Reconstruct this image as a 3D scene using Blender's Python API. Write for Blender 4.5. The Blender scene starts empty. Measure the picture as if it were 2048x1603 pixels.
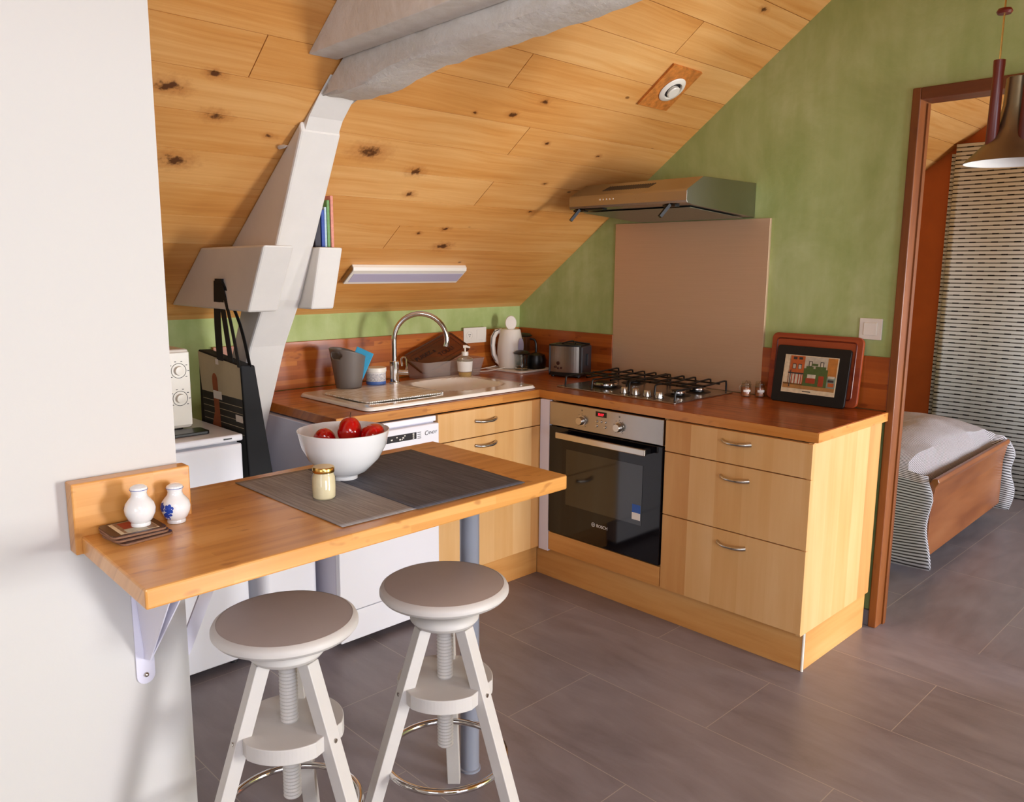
import bpy, bmesh, math, random
from mathutils import Matrix, Vector
random.seed(7)
R=math.radians; PI=math.pi; sin=math.sin; cos=math.cos
SC=bpy.context.scene; COL=SC.collection
# ---------------------------------------------------------------- camera, light, exposure
CAM=Vector((-3.2525,-3.2689,1.4560))
rt=Vector((0.7158184,-0.69824875,0.0072594)); up=Vector((0.1099076,0.12292742,0.98631089)); fw=Vector((0.68958272,0.70522162,-0.16473655))
cd=bpy.data.cameras.new('camera'); cam=bpy.data.objects.new('camera',cd); COL.objects.link(cam)
cam.matrix_world=Matrix(((rt.x,up.x,-fw.x,CAM.x),(rt.y,up.y,-fw.y,CAM.y),(rt.z,up.z,-fw.z,CAM.z),(0,0,0,1)))
cd.sensor_width=36; cd.lens=1613.704/2048*36; cd.clip_start=.02
SC.camera=cam
w=bpy.data.worlds.new('sky'); SC.world=w; w.use_nodes=True
bg=w.node_tree.nodes['Background']; bg.inputs[0].default_value=(.62,.76,1,1); bg.inputs[1].default_value=.6
def area(name,loc,target,sx,sy,power,col):
    l=bpy.data.lights.new(name,'AREA'); l.shape='RECTANGLE'; l.size=sx; l.size_y=sy; l.energy=power; l.color=col
    o=bpy.data.objects.new(name,l); COL.objects.link(o); o.location=loc
    o.rotation_euler=(Vector(target)-Vector(loc)).to_track_quat('-Z','Y').to_euler(); return o
area('daylight_window_front',(-.36,-6.6,.95),(-1.2,0,1.15),.8,1.35,200,(.95,.955,.99))
area('fill_from_above',(-3.3,-4.0,2.02),(-2.3,-1.6,.2),1.0,.8,26,(.84,.90,1))  # added fill to brighten bar top, floor and seats; no roof window there
area('daylight_window_second',(-3.1,-6.6,1.0),(-1.6,0,1.0),1.5,1.1,66,(.72,.80,1))
area('fill_left',(-5.3,-3.7,1.3),(0,-1.7,.6),1.1,1.0,13,(.88,.93,1))  # added fill for the hob-side fronts, no known window
area('daylight_bedroom',(1.7,-4.8,1.0),(1.5,0,.8),1.3,.85,100,(.80,.89,1))
SC.view_settings.view_transform='Standard'; SC.view_settings.look='None'
SC.view_settings.exposure=0.2; SC.view_settings.gamma=1; SC.view_settings.use_curve_mapping=False
# ---------------------------------------------------------------- materials
def L(c):
    if isinstance(c,str): c=[int(c[i:i+2],16)/255 for i in (0,2,4)]
    return tuple(x/12.92 if x<=.04045 else ((x+.055)/1.055)**2.4 for x in c)+(1,)
class NT:
    def __init__(s,name):
        m=bpy.data.materials.new(name); m.use_nodes=True; s.m=m; s.t=m.node_tree; s.b=s.t.nodes['Principled BSDF']
    def n(s,typ,ins={},**kw):
        o=s.t.nodes.new(typ)
        for k,v in kw.items(): setattr(o,k,v)
        for k,v in ins.items():
            if hasattr(v,'is_linked') : s.t.links.new(v,o.inputs[k])
            else: o.inputs[k].default_value=v
        return o
    def math(s,op,a,b=0,c=0):
        return s.n('ShaderNodeMath',{0:a,1:b,2:c},operation=op).outputs[0]
    def mix(s,f,a,b,bt='MIX'):
        o=s.n('ShaderNodeMix',data_type='RGBA',blend_type=bt)
        for k,v in ((0,f),(6,a),(7,b)):
            if hasattr(v,'is_linked'): s.t.links.new(v,o.inputs[k])
            else: o.inputs[k].default_value=v
        return o.outputs[2]
    def set(s,k,v):
        if hasattr(v,'is_linked'): s.t.links.new(v,s.b.inputs[k])
        else: s.b.inputs[k].default_value=v
    def obj(s): return s.n('ShaderNodeTexCoord').outputs['Object']
    def sep(s,v):
        o=s.n('ShaderNodeSeparateXYZ',{0:v}); return o.outputs
    def comb(s,x,y,z=0.0): return s.n('ShaderNodeCombineXYZ',{0:x,1:y,2:z}).outputs[0]
    def noise(s,vec,scale=5,detail=3,rough=.5,dist=0):
        return s.n('ShaderNodeTexNoise',{'Vector':vec,'Scale':scale,'Detail':detail,'Roughness':rough,'Distortion':dist}).outputs[0]
    def ramp(s,f,*st):
        o=s.n('ShaderNodeValToRGB',{0:f}); e=o.color_ramp.elements
        while len(e)<len(st): e.new(.5)
        for i,(p,c) in enumerate(st): e[i].position=p; e[i].color=c if len(c)==4 else tuple(c)+(1,)
        return o.outputs[0]
    def rng(s,f,a,b,c=0,d=1):
        return s.n('ShaderNodeMapRange',{0:f,1:a,2:b,3:c,4:d}).outputs[0]
    def bump(s,h,st=.2,d=.01):
        s.set('Normal',s.n('ShaderNodeBump',{'Height':h,'Strength':st,'Distance':d}).outputs[0])
def mat(name,col,rough=.5,metal=0,noise=0,nscale=8,coat=0,bump=0,bscale=60,**kw):
    t=NT(name); c=L(col); t.set('Base Color',c); t.set('Roughness',rough); t.set('Metallic',metal)
    if coat: t.set('Coat Weight',coat); t.set('Coat Roughness',.08)
    if noise:
        f=t.noise(t.obj(),nscale,4,.6)
        t.set('Base Color',t.mix(t.rng(f,.3,.7),tuple(x*(1-noise) for x in c[:3])+(1,),tuple(min(1,x*(1+noise)) for x in c[:3])+(1,)))
    if bump: t.bump(t.noise(t.obj(),bscale,5,.6),bump,.004)
    for k,v in kw.items(): t.set(k.replace('_',' '),v)
    return t.m
def axes(t,along):
    x,y,z=t.sep(t.obj())[:3]
    a,b,c={'x':(x,y,z),'y':(y,x,z),'z':(z,x,y)}[along]
    return a,t.math('ADD',b,c),t.math('SUBTRACT',b,c)
def wood(name,lo,mid,hi,along='x',strip=None,rough=.35,grain=45,spots=0,coat=0,tone=.5,gw=.35,blot=.3):
    t=NT(name); a,b,c=axes(t,along); fac=.0
    g=t.noise(t.comb(t.math('MULTIPLY',a,2.2),t.math('MULTIPLY',b,grain),t.math('MULTIPLY',c,3.0)),1,4,.6,.3)
    bl=t.noise(t.comb(t.math('MULTIPLY',a,1.3),t.math('MULTIPLY',b,5.0),1.3),1,2)
    f=t.math('ADD',t.math('MULTIPLY',t.rng(g,.25,.75),gw),t.math('MULTIPLY',t.rng(bl,.3,.7),blot))
    if strip:
        br=t.n('ShaderNodeTexBrick',{'Vector':t.comb(a,b),'Color1':(0,0,0,1),'Color2':(1,1,1,1),'Scale':1.0,'Mortar Size':0.0,'Bias':0.0,'Brick Width':strip[1],'Row Height':strip[0]},offset=.37,offset_frequency=3)
        f=t.math('ADD',f,t.math('MULTIPLY',t.n('ShaderNodeRGBToBW',{0:br.outputs[0]}).outputs[0],tone))
    col=t.ramp(f,(.1,L(lo)),(.5,L(mid)),(.95,L(hi)))
    if spots:
        sp=t.noise(t.comb(t.math('MULTIPLY',a,16),t.math('MULTIPLY',b,42),7.7),1,1)
        col=t.mix(t.math('MULTIPLY',t.rng(sp,.66,.74),spots),col,(L(lo)[0]*.68,L(lo)[1]*.55,L(lo)[2]*.5,1))
    t.set('Base Color',col); t.set('Roughness',rough)
    if coat: t.set('Coat Weight',coat); t.set('Coat Roughness',.15)
    t.bump(g,.06,.002)
    return t.m
KN=[(-1.563,-.82,.05),(-1.315,-.762,.03),(-2.145,-.873,.028),(-2.205,-.712,.04),(-2.301,-.942,.035),(-.893,-.401,.034),(-2.198,-.996,.02),(-.978,-1.106,.018),(-1.078,-1.037,.02),(-1.25,-1.02,.01),(-1.27,-.66,.02),(-.96,-.50,.018),(-1.08,-.47,.014),(-.62,-.77,.012),(-1.95,-.83,.016),(-.80,-.95,.013),(-.45,-.93,.013),(-.55,-.62,.014),(-2.35,-.80,.014),(-.52,-1.62,.022),(-.30,-1.60,.018)]
def ceiling_mat():
    t=NT('pine_ceiling_boards'); x,y,z=t.sep(t.obj())[:3]; s=t.math('MULTIPLY',y,1.24)
    at=t.n('ShaderNodeAttribute',attribute_name='tone').outputs['Fac']
    off=t.math('MULTIPLY',at,9.0)
    wv=t.noise(t.comb(t.math('MULTIPLY',x,1.6),t.math('MULTIPLY',s,5.0),off),1,2)
    g=t.noise(t.comb(t.math('MULTIPLY',x,1.3),t.math('ADD',t.math('MULTIPLY',s,40.0),t.math('MULTIPLY',wv,3.0)),off),1,5,.65,.5)
    f=t.math('ADD',t.math('MULTIPLY',t.rng(g,.25,.78),.38),t.math('ADD',t.math('MULTIPLY',at,.22),t.math('MULTIPLY',t.rng(wv,.3,.7),.22)))
    col=t.ramp(f,(.0,L('b86e2c')),(.3,L('d6944c')),(.6,L('e6ae6a')),(.9,L('eec488')))
    P=t.comb(x,s); k=None
    dn=t.math('MULTIPLY',t.math('SUBTRACT',t.noise(t.comb(x,s,.3),55,4),.5),.055)
    for (kx,ky,kr) in KN:
        v=t.n('ShaderNodeVectorMath',{0:P,1:(kx,ky*1.24,0)},operation='SUBTRACT').outputs[0]
        v=t.n('ShaderNodeVectorMath',{0:v,1:(.55,1.0,1)},operation='MULTIPLY').outputs[0]
        d=t.n('ShaderNodeVectorMath',{0:v},operation='LENGTH').outputs['Value']
        d=t.math('MULTIPLY',t.math('ADD',d,t.math('MULTIPLY',dn,min(1,kr*28))),1/kr)
        k=d if k is None else t.math('MINIMUM',k,d)
    vo=t.n('ShaderNodeTexVoronoi',{'Vector':t.comb(t.math('MULTIPLY',x,.55),s,off),'Scale':4.2,'Randomness':1.0},feature='F1').outputs['Distance']
    sk=t.rng(vo,.018,.035,1,0)
    col=t.mix(t.math('MULTIPLY',t.rng(k,.5,1.3,1,0),.42),col,L('a55a1c'))
    col=t.mix(t.math('MULTIPLY',t.rng(k,.2,.55,1,0),.92),col,L('4a2208'))
    col=t.mix(t.math('MULTIPLY',sk,.75),col,L('5a2a0c'))
    dk=t.n('ShaderNodeAttribute',attribute_name='dark').outputs['Fac']
    col=t.mix(dk,col,L('2a1204'))
    t.set('Base Color',col); t.set('Roughness',.42); t.bump(g,.05,.002); return t.m
M={}
M['ceil']=ceiling_mat()
BAM=dict(rough=.33,strip=(.021,.42),spots=.55,coat=.25)
M['bam_x']=wood('bamboo_worktop','b87834','d29248','e2a862','x',tone=.4,**BAM)
M['bam_y']=wood('bamboo_worktop_side','b8742f','cf8c42','dea05a','y',tone=.4,**BAM)
M['bamk_x']=wood('bamboo_oiled_dim','8c4412','aa581c','c4742c','x',tone=.6,**BAM)  # oiled tops, also darkened: grazing light put into the tone
M['bame_x']=wood('bamboo_lit_edge','b4702c','ce8c40','deA05a','x',tone=.3,**BAM)  # lighter copy of the top bamboo, better-lit edges put into colour
M['bame_y']=wood('bamboo_lit_edge_side','b06626','c87f34','d8934a','y',tone=.3,**BAM)
M['bamk_y']=wood('bamboo_oiled_dim_side','7c380e','9a4a16','b46022','y',tone=.6,**BAM)  # darker copy for the hob side, its dim light put into colour
M['birch']=wood('birch_veneer','c48646','d8a464','e6bc84','z',strip=(.115,9.0),rough=.42,grain=30,tone=.5,gw=.2,blot=.3)
M['birch_y']=wood('birch_plinth','c48440','d69c58','e0ad6c','y',rough=.42,grain=30,gw=.4,blot=.5)
M['birch_x']=wood('birch_plinth_side','c48440','d69c58','e0ad6c','x',rough=.42,grain=30,gw=.4,blot=.5)
M['redwood']=wood('stained_frame_wood','5e2e0e','7a4216','925622','z',rough=.4,grain=25,spots=.3,gw=.5,blot=.5)
M['redwood_y']=wood('stained_lintel_wood','542810','6c3614','82461e','y',rough=.4,grain=25,gw=.5,blot=.5)
M['bedwood']=wood('cherry_footboard','7c4220','985a30','aa6c40','x',rough=.3,grain=14,gw=.5,blot=.5)
M['teak']=wood('dark_teak','4a1408','661e0c','7c2c12','z',rough=.35,grain=30,gw=.5,blot=.5)
M['board']=wood('red_brown_board','7e2c12','98401a','a84e22','y',strip=(.04,.5),rough=.4,tone=.4)
M['osb']=mat('patterned_plywood','c4762e',.6,noise=.35,nscale=40)
def green():
    t=NT('green_plaster'); o=t.obj()
    a=t.noise(o,2.5,5,.65,.4); b=t.noise(t.n('ShaderNodeVectorMath',{0:o,1:(14,14,3)},operation='MULTIPLY').outputs[0],1,3)
    f=t.math('ADD',t.math('MULTIPLY',a,.7),t.math('MULTIPLY',b,.3))
    t.set('Base Color',t.ramp(f,(.35,L('9aaa62')),(.5,L('acb976')),(.65,L('bdc88c'))))
    t.set('Roughness',.85); t.bump(t.noise(o,40,5,.7),.25,.004); return t.m
M['green']=green()
M['white_wall']=mat('white_plaster','cecac4',.8,bump=.06)
M['orange']=mat('orange_plaster','c4622c',.85,noise=.12,nscale=3,bump=.15)
def paint():
    t=NT('white_beam_paint'); o=t.obj(); a=t.noise(o,9,5,.7,.6)
    t.set('Base Color',t.ramp(a,(.3,L('cfc6ba')),(.6,L('ded8d0')))); t.set('Roughness',.55)
    t.bump(t.noise(o,26,6,.7),.35,.012); return t.m
M['beam']=paint()
M['beam_s']=mat('smooth_beam_paint','e2dcd4',.55,noise=.04,nscale=5,bump=.12,bscale=20)
def tiles(name,swap,x0,y0):
    t=NT(name); x,y,z=t.sep(t.obj())[:3]
    if not swap: u=t.math('SUBTRACT',y,y0); v=t.math('SUBTRACT',x,x0)
    else: u=t.math('SUBTRACT',x,y0); v=t.math('SUBTRACT',y,x0)
    br=t.n('ShaderNodeTexBrick',{'Vector':t.comb(u,v),'Color1':(.0,.0,.0,1),'Color2':(1,1,1,1),'Mortar':(.5,.5,.5,1),'Scale':1.0,'Mortar Size':.0014,'Mortar Smooth':.1,'Bias':0.0,'Brick Width':.903,'Row Height':.414},offset=.535,offset_frequency=2)
    n1=t.noise(t.comb(t.math('MULTIPLY',u,2.0),t.math('MULTIPLY',v,7.0)),1.6,5,.65,.4); n2=t.noise(t.obj(),3,2)
    f=t.math('ADD',t.math('MULTIPLY',n1,.6),t.math('ADD',t.math('MULTIPLY',n2,.3),t.math('MULTIPLY',t.n('ShaderNodeRGBToBW',{0:br.outputs[0]}).outputs[0],.1)))
    col=t.ramp(f,(.3,L('6e6568')),(.5,L('82797c')),(.72,L('928a8e')))
    t.set('Base Color',t.mix(br.outputs[1],col,L('a89c94'))); t.set('Roughness',t.rng(n1,.3,.7,.3,.42)); return t.m
M['floor']=tiles('grey_floor_tiles',False,-.31,-1.523)
M['floor2']=tiles('grey_floor_tiles_bedroom',True,-2.04,.92)
M['white']=mat('white_enamel','f4f3f8',.3,coat=.3)
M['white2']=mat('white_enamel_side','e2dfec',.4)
M['plastic_w']=mat('white_plastic','ece4d6',.35)
M['ceramic']=mat('cream_ceramic','f0e6d8',.15,coat=.5)
M['porcelain']=mat('white_porcelain','e6e4e2',.12,coat=.6)
M['chrome']=mat('chrome','d0ccc8',.08,1)
M['steel']=mat('brushed_steel','a8a29c',.26,1)
def brushed():
    t=NT('brushed_steel_panel'); x,y,z=t.sep(t.obj())[:3]
    n=t.noise(t.comb(t.math('MULTIPLY',x,300.0),t.math('MULTIPLY',y,4.0),t.math('MULTIPLY',z,300.0)),1,2)
    t.set('Base Color',t.mix(t.rng(n,.3,.7),L('d6b898'),L('dabc9c'))); t.set('Metallic',.6); t.set('Roughness',.5); return t.m  # tan base carries the warm wood reflection on the steel
M['panel']=brushed()
M['satin']=mat('satin_nickel','c4beb4',.25,1)
M['grey_steel']=mat('grey_leg_paint','8e929e',.3,.15)
M['stool']=mat('greige_stool_paint','c6c0ba',.5,noise=.03,bump=.05)
M['stoolseat']=mat('dimmed_seat_paint','b2a8a4',.45,noise=.05,nscale=5)  # same paint as the stool, darkened where sideways light misses the top
M['black']=mat('black_plastic','0a090a',.35)
M['iron']=mat('black_cast_iron','0c0a0a',.4,.3)
M['dkgrey']=mat('dark_grey','2c2a2c',.4)
M['bucket']=mat('taupe_plastic','6a6058',.45)
M['blue']=mat('blue_sponge','3aa0c8',.7,noise=.1,nscale=30)
M['red']=mat('glossy_red_fruit','b00a0c',.12,noise=.15,nscale=6,coat=.7)
M['stem']=mat('brown_stem','4a2c14',.7)
M['gold']=mat('gold_lid','d8b064',.22,1)
M['cream']=mat('creamy_honey','eedcb4',.5,noise=.08,nscale=20)
def glassm(name,tint,rough=.02,body=0.0,col='888888',refl=.9):
    t=NT(name); tr=t.n('ShaderNodeBsdfTransparent',{0:L(tint)}); t.set('Base Color',L(col)); t.set('Roughness',.4)
    a=t.n('ShaderNodeMixShader',{0:body,1:tr.outputs[0],2:t.b.outputs[0]})
    g=t.n('ShaderNodeBsdfGlossy',{'Color':(1,1,1,1),'Roughness':rough}); f=t.n('ShaderNodeLayerWeight',{0:.5}); f=t.math('ADD',.04,t.math('MULTIPLY',.6,t.math('POWER',f.outputs['Facing'],4.0)))
    b=t.n('ShaderNodeMixShader',{0:t.math('MULTIPLY',f,refl),1:a.outputs[0],2:g.outputs[0]})
    t.t.links.new(b.outputs[0],t.t.nodes['Material Output'].inputs[0]); return t.m
M['glass']=glassm('clear_glass','f2f4f2')
M['box']=glassm('frosted_plastic','f4ece4',.2,.20,'e0d6d0',.7)
M['lid']=glassm('smoked_plastic_lid','d0ac8c',.2,.22,'80583c',.7)
M['soap']=glassm('clear_soap_bottle','f0f0e4',.04,.10,'e8e8dc')
M['yellow']=mat('yellow_liquid_soap','c89838',.2)
M['cork']=mat('cork_edge','8c644a',.8,noise=.2,nscale=90)
M['darkbrown']=mat('dark_brown_coaster','3a1a10',.3)
M['oven_glass']=mat('black_oven_glass','08060a',.06,0,**{'Specular_IOR_Level':.45})
M['oven_win']=mat('oven_window','191510',.08,0,**{'Specular_IOR_Level':.8})
M['red_led']=mat('red_display_digits','ff2030',.4,**{'Emission_Color':L('ff2038'),'Emission_Strength':2.2})
M['paper']=mat('white_label_paper','e8e2d8',.7)
M['bluep']=mat('blue_print','2444a0',.4)
M['ink']=mat('dark_ink','1c1418',.6)
M['jute']=mat('beige_bag_cloth','b8ac8c',.7,noise=.06,nscale=12)
M['bagk']=mat('black_bag_cloth','040408',.75)
M['bagprint']=mat('dark_striped_print','1c1c18',.6,noise=.3,nscale=20)
M['bread']=mat('baguette_print','9a5028',.6,noise=.2,nscale=20)
M['brass']=mat('brushed_champagne_shade','8e7e62',.35,.9)
M['shadein']=mat('white_shade_inside','e8e4e0',.4)
M['spice']=mat('red_brown_spice','b8662e',.8,noise=.3,nscale=120)
M['diffuser']=mat('lavender_lamp_diffuser','bcb4c8',.5)
M['filter']=mat('hood_filter_mesh','8c8c78',.4,.7,noise=.1,nscale=100)
M['sticker']=mat('blue_sticker','2a5aa8',.5)
def placemat(name,a,b):
    t=NT(name); x,y,z=t.sep(t.obj())[:3]
    n=t.noise(t.comb(t.math('MULTIPLY',x,160.0),t.math('MULTIPLY',y,6.0)),1,3,.7); w_=t.noise(t.comb(t.math('MULTIPLY',x,700.0),t.math('MULTIPLY',y,700.0)),1,1)
    t.set('Base Color',t.mix(t.rng(n,.32,.68),L(a),L(b))); t.set('Roughness',.75); t.bump(w_,.4,.002); return t.m
M['mat1']=placemat('woven_taupe_mat','7c7674','a6a09c'); M['mat2']=placemat('woven_charcoal_mat','3a3c44','605e66')
def stripes():
    t=NT('ticking_striped_duvet'); x,y,z=t.sep(t.obj())[:3]
    u=t.math('ADD',x,z); f=t.math('FRACT',t.math('MULTIPLY',u,1/.0137))
    f=t.n('ShaderNodeMapRange',{0:t.math('ABSOLUTE',t.math('SUBTRACT',f,.5)),1:.18,2:.26,3:1,4:0}).outputs[0]
    t.set('Base Color',t.mix(f,L('dcd8dc'),L('4c4646'))); t.set('Roughness',.85); t.bump(t.noise(t.obj(),6,3),.5,.03); return t.m
M['duvet']=stripes()
def curt():
    t=NT('dashed_stripe_curtain'); x,y,z=t.sep(t.obj())[:3]
    r=t.math('MULTIPLY',z,1/.0262); fr=t.math('FRACT',r); row=t.math('FLOOR',r)
    d=t.math('FRACT',t.math('ADD',t.math('MULTIPLY',y,1/.13),t.math('MULTIPLY',row,.5)))
    dash=t.math('LESS_THAN',d,.3); th=t.math('ADD',.30,t.math('MULTIPLY',dash,.04))
    ln=t.math('LESS_THAN',fr,th)
    c=t.mix(dash,L('6c665e'),L('221c18'))
    t.set('Base Color',t.mix(ln,L('ddd9d4'),c)); t.set('Roughness',.9); return t.m
M['curtain']=curt()
def label_mat():
    t=NT('printed_jar_label'); x,y,z=t.sep(t.obj())[:3]
    n=t.noise(t.comb(t.math('MULTIPLY',x,500.0),t.math('MULTIPLY',y,500.0),t.math('MULTIPLY',z,420.0)),1,1)
    c=t.mix(t.math('MULTIPLY',t.math('GREATER_THAN',n,.56),t.math('GREATER_THAN',.052,z)),L('ddd6d0'),L('5c5c70'))
    c=t.mix(t.math('LESS_THAN',z,.016),c,L('4a6cb0')); t.set('Base Color',c); t.set('Roughness',.5); return t.m
M['jarlabel']=label_mat()
# ---------------------------------------------------------------- mesh helpers
def root(o):
    while o.parent: o=o.parent
    return o
class MB:
    def __init__(s): s.v=[]; s.f=[]; s.mi=[]; s.sm=[]; s.mats=[]
    def add(s,vs,fs,m=0,smooth=False,T=None):
        b=len(s.v)
        for p in vs:
            p=Vector(p)
            if T is not None: p=T@p
            s.v.append(p)
        for f in fs: s.f.append([b+i for i in f]); s.mi.append(m); s.sm.append(smooth)
        return s
    def box(s,x0,x1,y0,y1,z0,z1,m=0,T=None):
        x0,x1=sorted((x0,x1)); y0,y1=sorted((y0,y1)); z0,z1=sorted((z0,z1))
        vs=[(x,y,z) for x in (x0,x1) for y in (y0,y1) for z in (z0,z1)]
        return s.add(vs,[(0,1,3,2),(4,6,7,5),(0,4,5,1),(2,3,7,6),(0,2,6,4),(1,5,7,3)],m,False,T)
    def prism(s,poly,axis,a,b,m=0,T=None):
        # poly in the two other axes (cyclic order kept): axis x -> (y,z); y -> (x,z); z -> (x,y)
        mk={'x':lambda p,t:(t,p[0],p[1]),'y':lambda p,t:(p[0],t,p[1]),'z':lambda p,t:(p[0],p[1],t)}[axis]
        n=len(poly); vs=[mk(p,a) for p in poly]+[mk(p,b) for p in poly]
        fs=[tuple(range(n))[::-1],tuple(range(n,2*n))]+[(i,(i+1)%n,n+(i+1)%n,n+i) for i in range(n)]
        return s.add(vs,fs,m,False,T)
    def lathe(s,prof,c=(0,0,0),n=32,m=0,T=None,smooth=True,sx=1,sy=1):
        vs=[];fs=[];idx=[]
        for (r,z) in prof:
            if r<1e-6: idx.append([len(vs)]*n); vs.append((c[0],c[1],c[2]+z))
            else:
                idx.append([len(vs)+i for i in range(n)])
                vs+=[(c[0]+sx*r*cos(2*PI*i/n),c[1]+sy*r*sin(2*PI*i/n),c[2]+z) for i in range(n)]
        for a,b in zip(idx[:-1],idx[1:]):
            for i in range(n):
                j=(i+1)%n; q=[]
                for k in (a[i],a[j],b[j],b[i]):
                    if k not in q: q.append(k)
                if len(q)>2: fs.append(q)
        return s.add(vs,fs,m,smooth,T)
    def cyl(s,c,r,h,m=0,n=24,T=None,smooth=True,r2=None):
        r2=r if r2 is None else r2; e=min(.0015,r*.2,h*.2)
        return s.lathe([(0,0),(r-e,0),(r,e),(r2,h-e),(r2-e,h),(0,h)],c,n,m,T,smooth)
    def tube(s,pts,r,m=0,n=10,closed=False,smooth=True,T=None,flat=None):
        pts=[Vector(p) for p in pts]; N=len(pts); vs=[];rings=[]
        prev=None
        for i,p in enumerate(pts):
            a=pts[(i-1)%N] if (closed or i>0) else p; b=pts[(i+1)%N] if (closed or i<N-1) else p
            d=(b-a).normalized()
            if prev is None: u=d.orthogonal().normalized()
            else: u=(prev-d*prev.dot(d)); u=u.normalized() if u.length>1e-6 else d.orthogonal().normalized()
            prev=u; v=d.cross(u); rr=r[i] if isinstance(r,(list,tuple)) else r
            rings.append([len(vs)+k for k in range(n)])
            vs+=[p+(u*cos(2*PI*k/n)+v*sin(2*PI*k/n))*rr for k in range(n)]
        fs=[]
        for i in range(N if closed else N-1):
            A=rings[i];B=rings[(i+1)%N]
            sh=0
            if closed and i==N-1: sh=min(range(n),key=lambda q:(vs[B[q]]-vs[A[0]]).length)
            fs+=[(A[k],A[(k+1)%n],B[(k+1+sh)%n],B[(k+sh)%n]) for k in range(n)]
        if not closed: fs+=[tuple(rings[0][::-1]),tuple(rings[-1])]
        return s.add(vs,fs,m,smooth,T)
    def bar(s,p,q,w,h,m=0,upv=(0,0,1)):
        p=Vector(p);q=Vector(q);d=(q-p).normalized();u=Vector(upv).cross(d).normalized();v=d.cross(u)
        T=Matrix((( d.x,u.x,v.x,p.x),(d.y,u.y,v.y,p.y),(d.z,u.z,v.z,p.z),(0,0,0,1)))
        return s.box(0,(q-p).length,-w/2,w/2,-h/2,h/2,m,T)
    def sphere(s,c,r,m=0,n=20,sz=1,T=None):
        k=n//2
        return s.lathe([(r*sin(PI*i/k) if 0<i<k else 0,-r*sz*cos(PI*i/k)) for i in range(k+1)],c,n,m,T)
    def build(s,name,mats,parent=None,bevel=0,local=False,seg=2,label=None,sub=0,weld=False):
        off=Vector((0,0,0))
        if parent is not None and not local: off=root(parent).location
        me=bpy.data.meshes.new(name); me.from_pydata([tuple(p-off) for p in s.v],[],s.f)
        if not isinstance(mats,(list,tuple)): mats=[mats]
        for k in mats: me.materials.append(k)
        me.polygons.foreach_set('material_index',s.mi); me.polygons.foreach_set('use_smooth',s.sm)
        bm=bmesh.new(); bm.from_mesh(me)
        if weld: bmesh.ops.remove_doubles(bm,verts=bm.verts,dist=1e-5)
        bmesh.ops.recalc_face_normals(bm,faces=bm.faces); bm.to_mesh(me); bm.free(); me.update()
        o=bpy.data.objects.new(name,me); COL.objects.link(o)
        if parent is not None: o.parent=parent
        if bevel:
            b=o.modifiers.new('bevel','BEVEL'); b.width=bevel; b.segments=seg; b.limit_method='ANGLE'; b.angle_limit=R(40)
        if sub:
            b=o.modifiers.new('sub','SUBSURF'); b.levels=b.render_levels=sub
        if label: o['label']=label
        return o
def B(*a,**k): return MB().box(*a,**k)
def tag(o,label,cat,group=None,kind=None):
    if label: o['label']=label
    if cat: o['category']=cat
    if group: o['group']=group
    if kind: o['kind']=kind
    return o
def thing(name,label,cat,loc=(0,0,0),rz=0,group=None):
    o=bpy.data.objects.new(name,None); COL.objects.link(o); o.empty_display_size=.05
    o.location=loc; o.rotation_euler=(0,0,rz); return tag(o,label,cat,group)
def struct(o): o['kind']='structure'; return o
def text(s,size,m,T,parent,name='lettering',ext=.0004,shear=0,local=False,align='LEFT'):
    c=bpy.data.curves.new(name,'FONT'); c.body=s; c.size=size; c.extrude=ext; c.shear=shear; c.align_x=align
    o=bpy.data.objects.new('tmp',c); COL.objects.link(o); bpy.context.view_layer.update()
    me=bpy.data.meshes.new_from_object(o.evaluated_get(bpy.context.evaluated_depsgraph_get()))
    bpy.data.objects.remove(o); me.transform(T)
    if parent is not None and not local: me.transform(Matrix.Translation(-root(parent).location))
    me.materials.clear(); me.materials.append(m); me.name=name
    q=bpy.data.objects.new(name,me); COL.objects.link(q); q.parent=parent; return q
def frame(o,xd,yd):
    xd=Vector(xd).normalized(); zd=xd.cross(Vector(yd)).normalized(); yd=zd.cross(xd)
    return Matrix(((xd.x,yd.x,zd.x,o[0]),(xd.y,yd.y,zd.y,o[1]),(xd.z,yd.z,zd.z,o[2]),(0,0,0,1)))
def rrect(x0,x1,y0,y1,r,n=6):
    x0,x1=sorted((x0,x1)); y0,y1=sorted((y0,y1)); out=[]
    for cx,cy,a in ((x1-r,y1-r,0),(x0+r,y1-r,90),(x0+r,y0+r,180),(x1-r,y0+r,270)):
        for i in range(n+1): t=R(a+90*i/n); out.append((cx+r*cos(t),cy+r*sin(t)))
    return out
KS=.7334; ZC=1.2467
def zceil(y): return min(3.15,ZC-KS*y)
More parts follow.
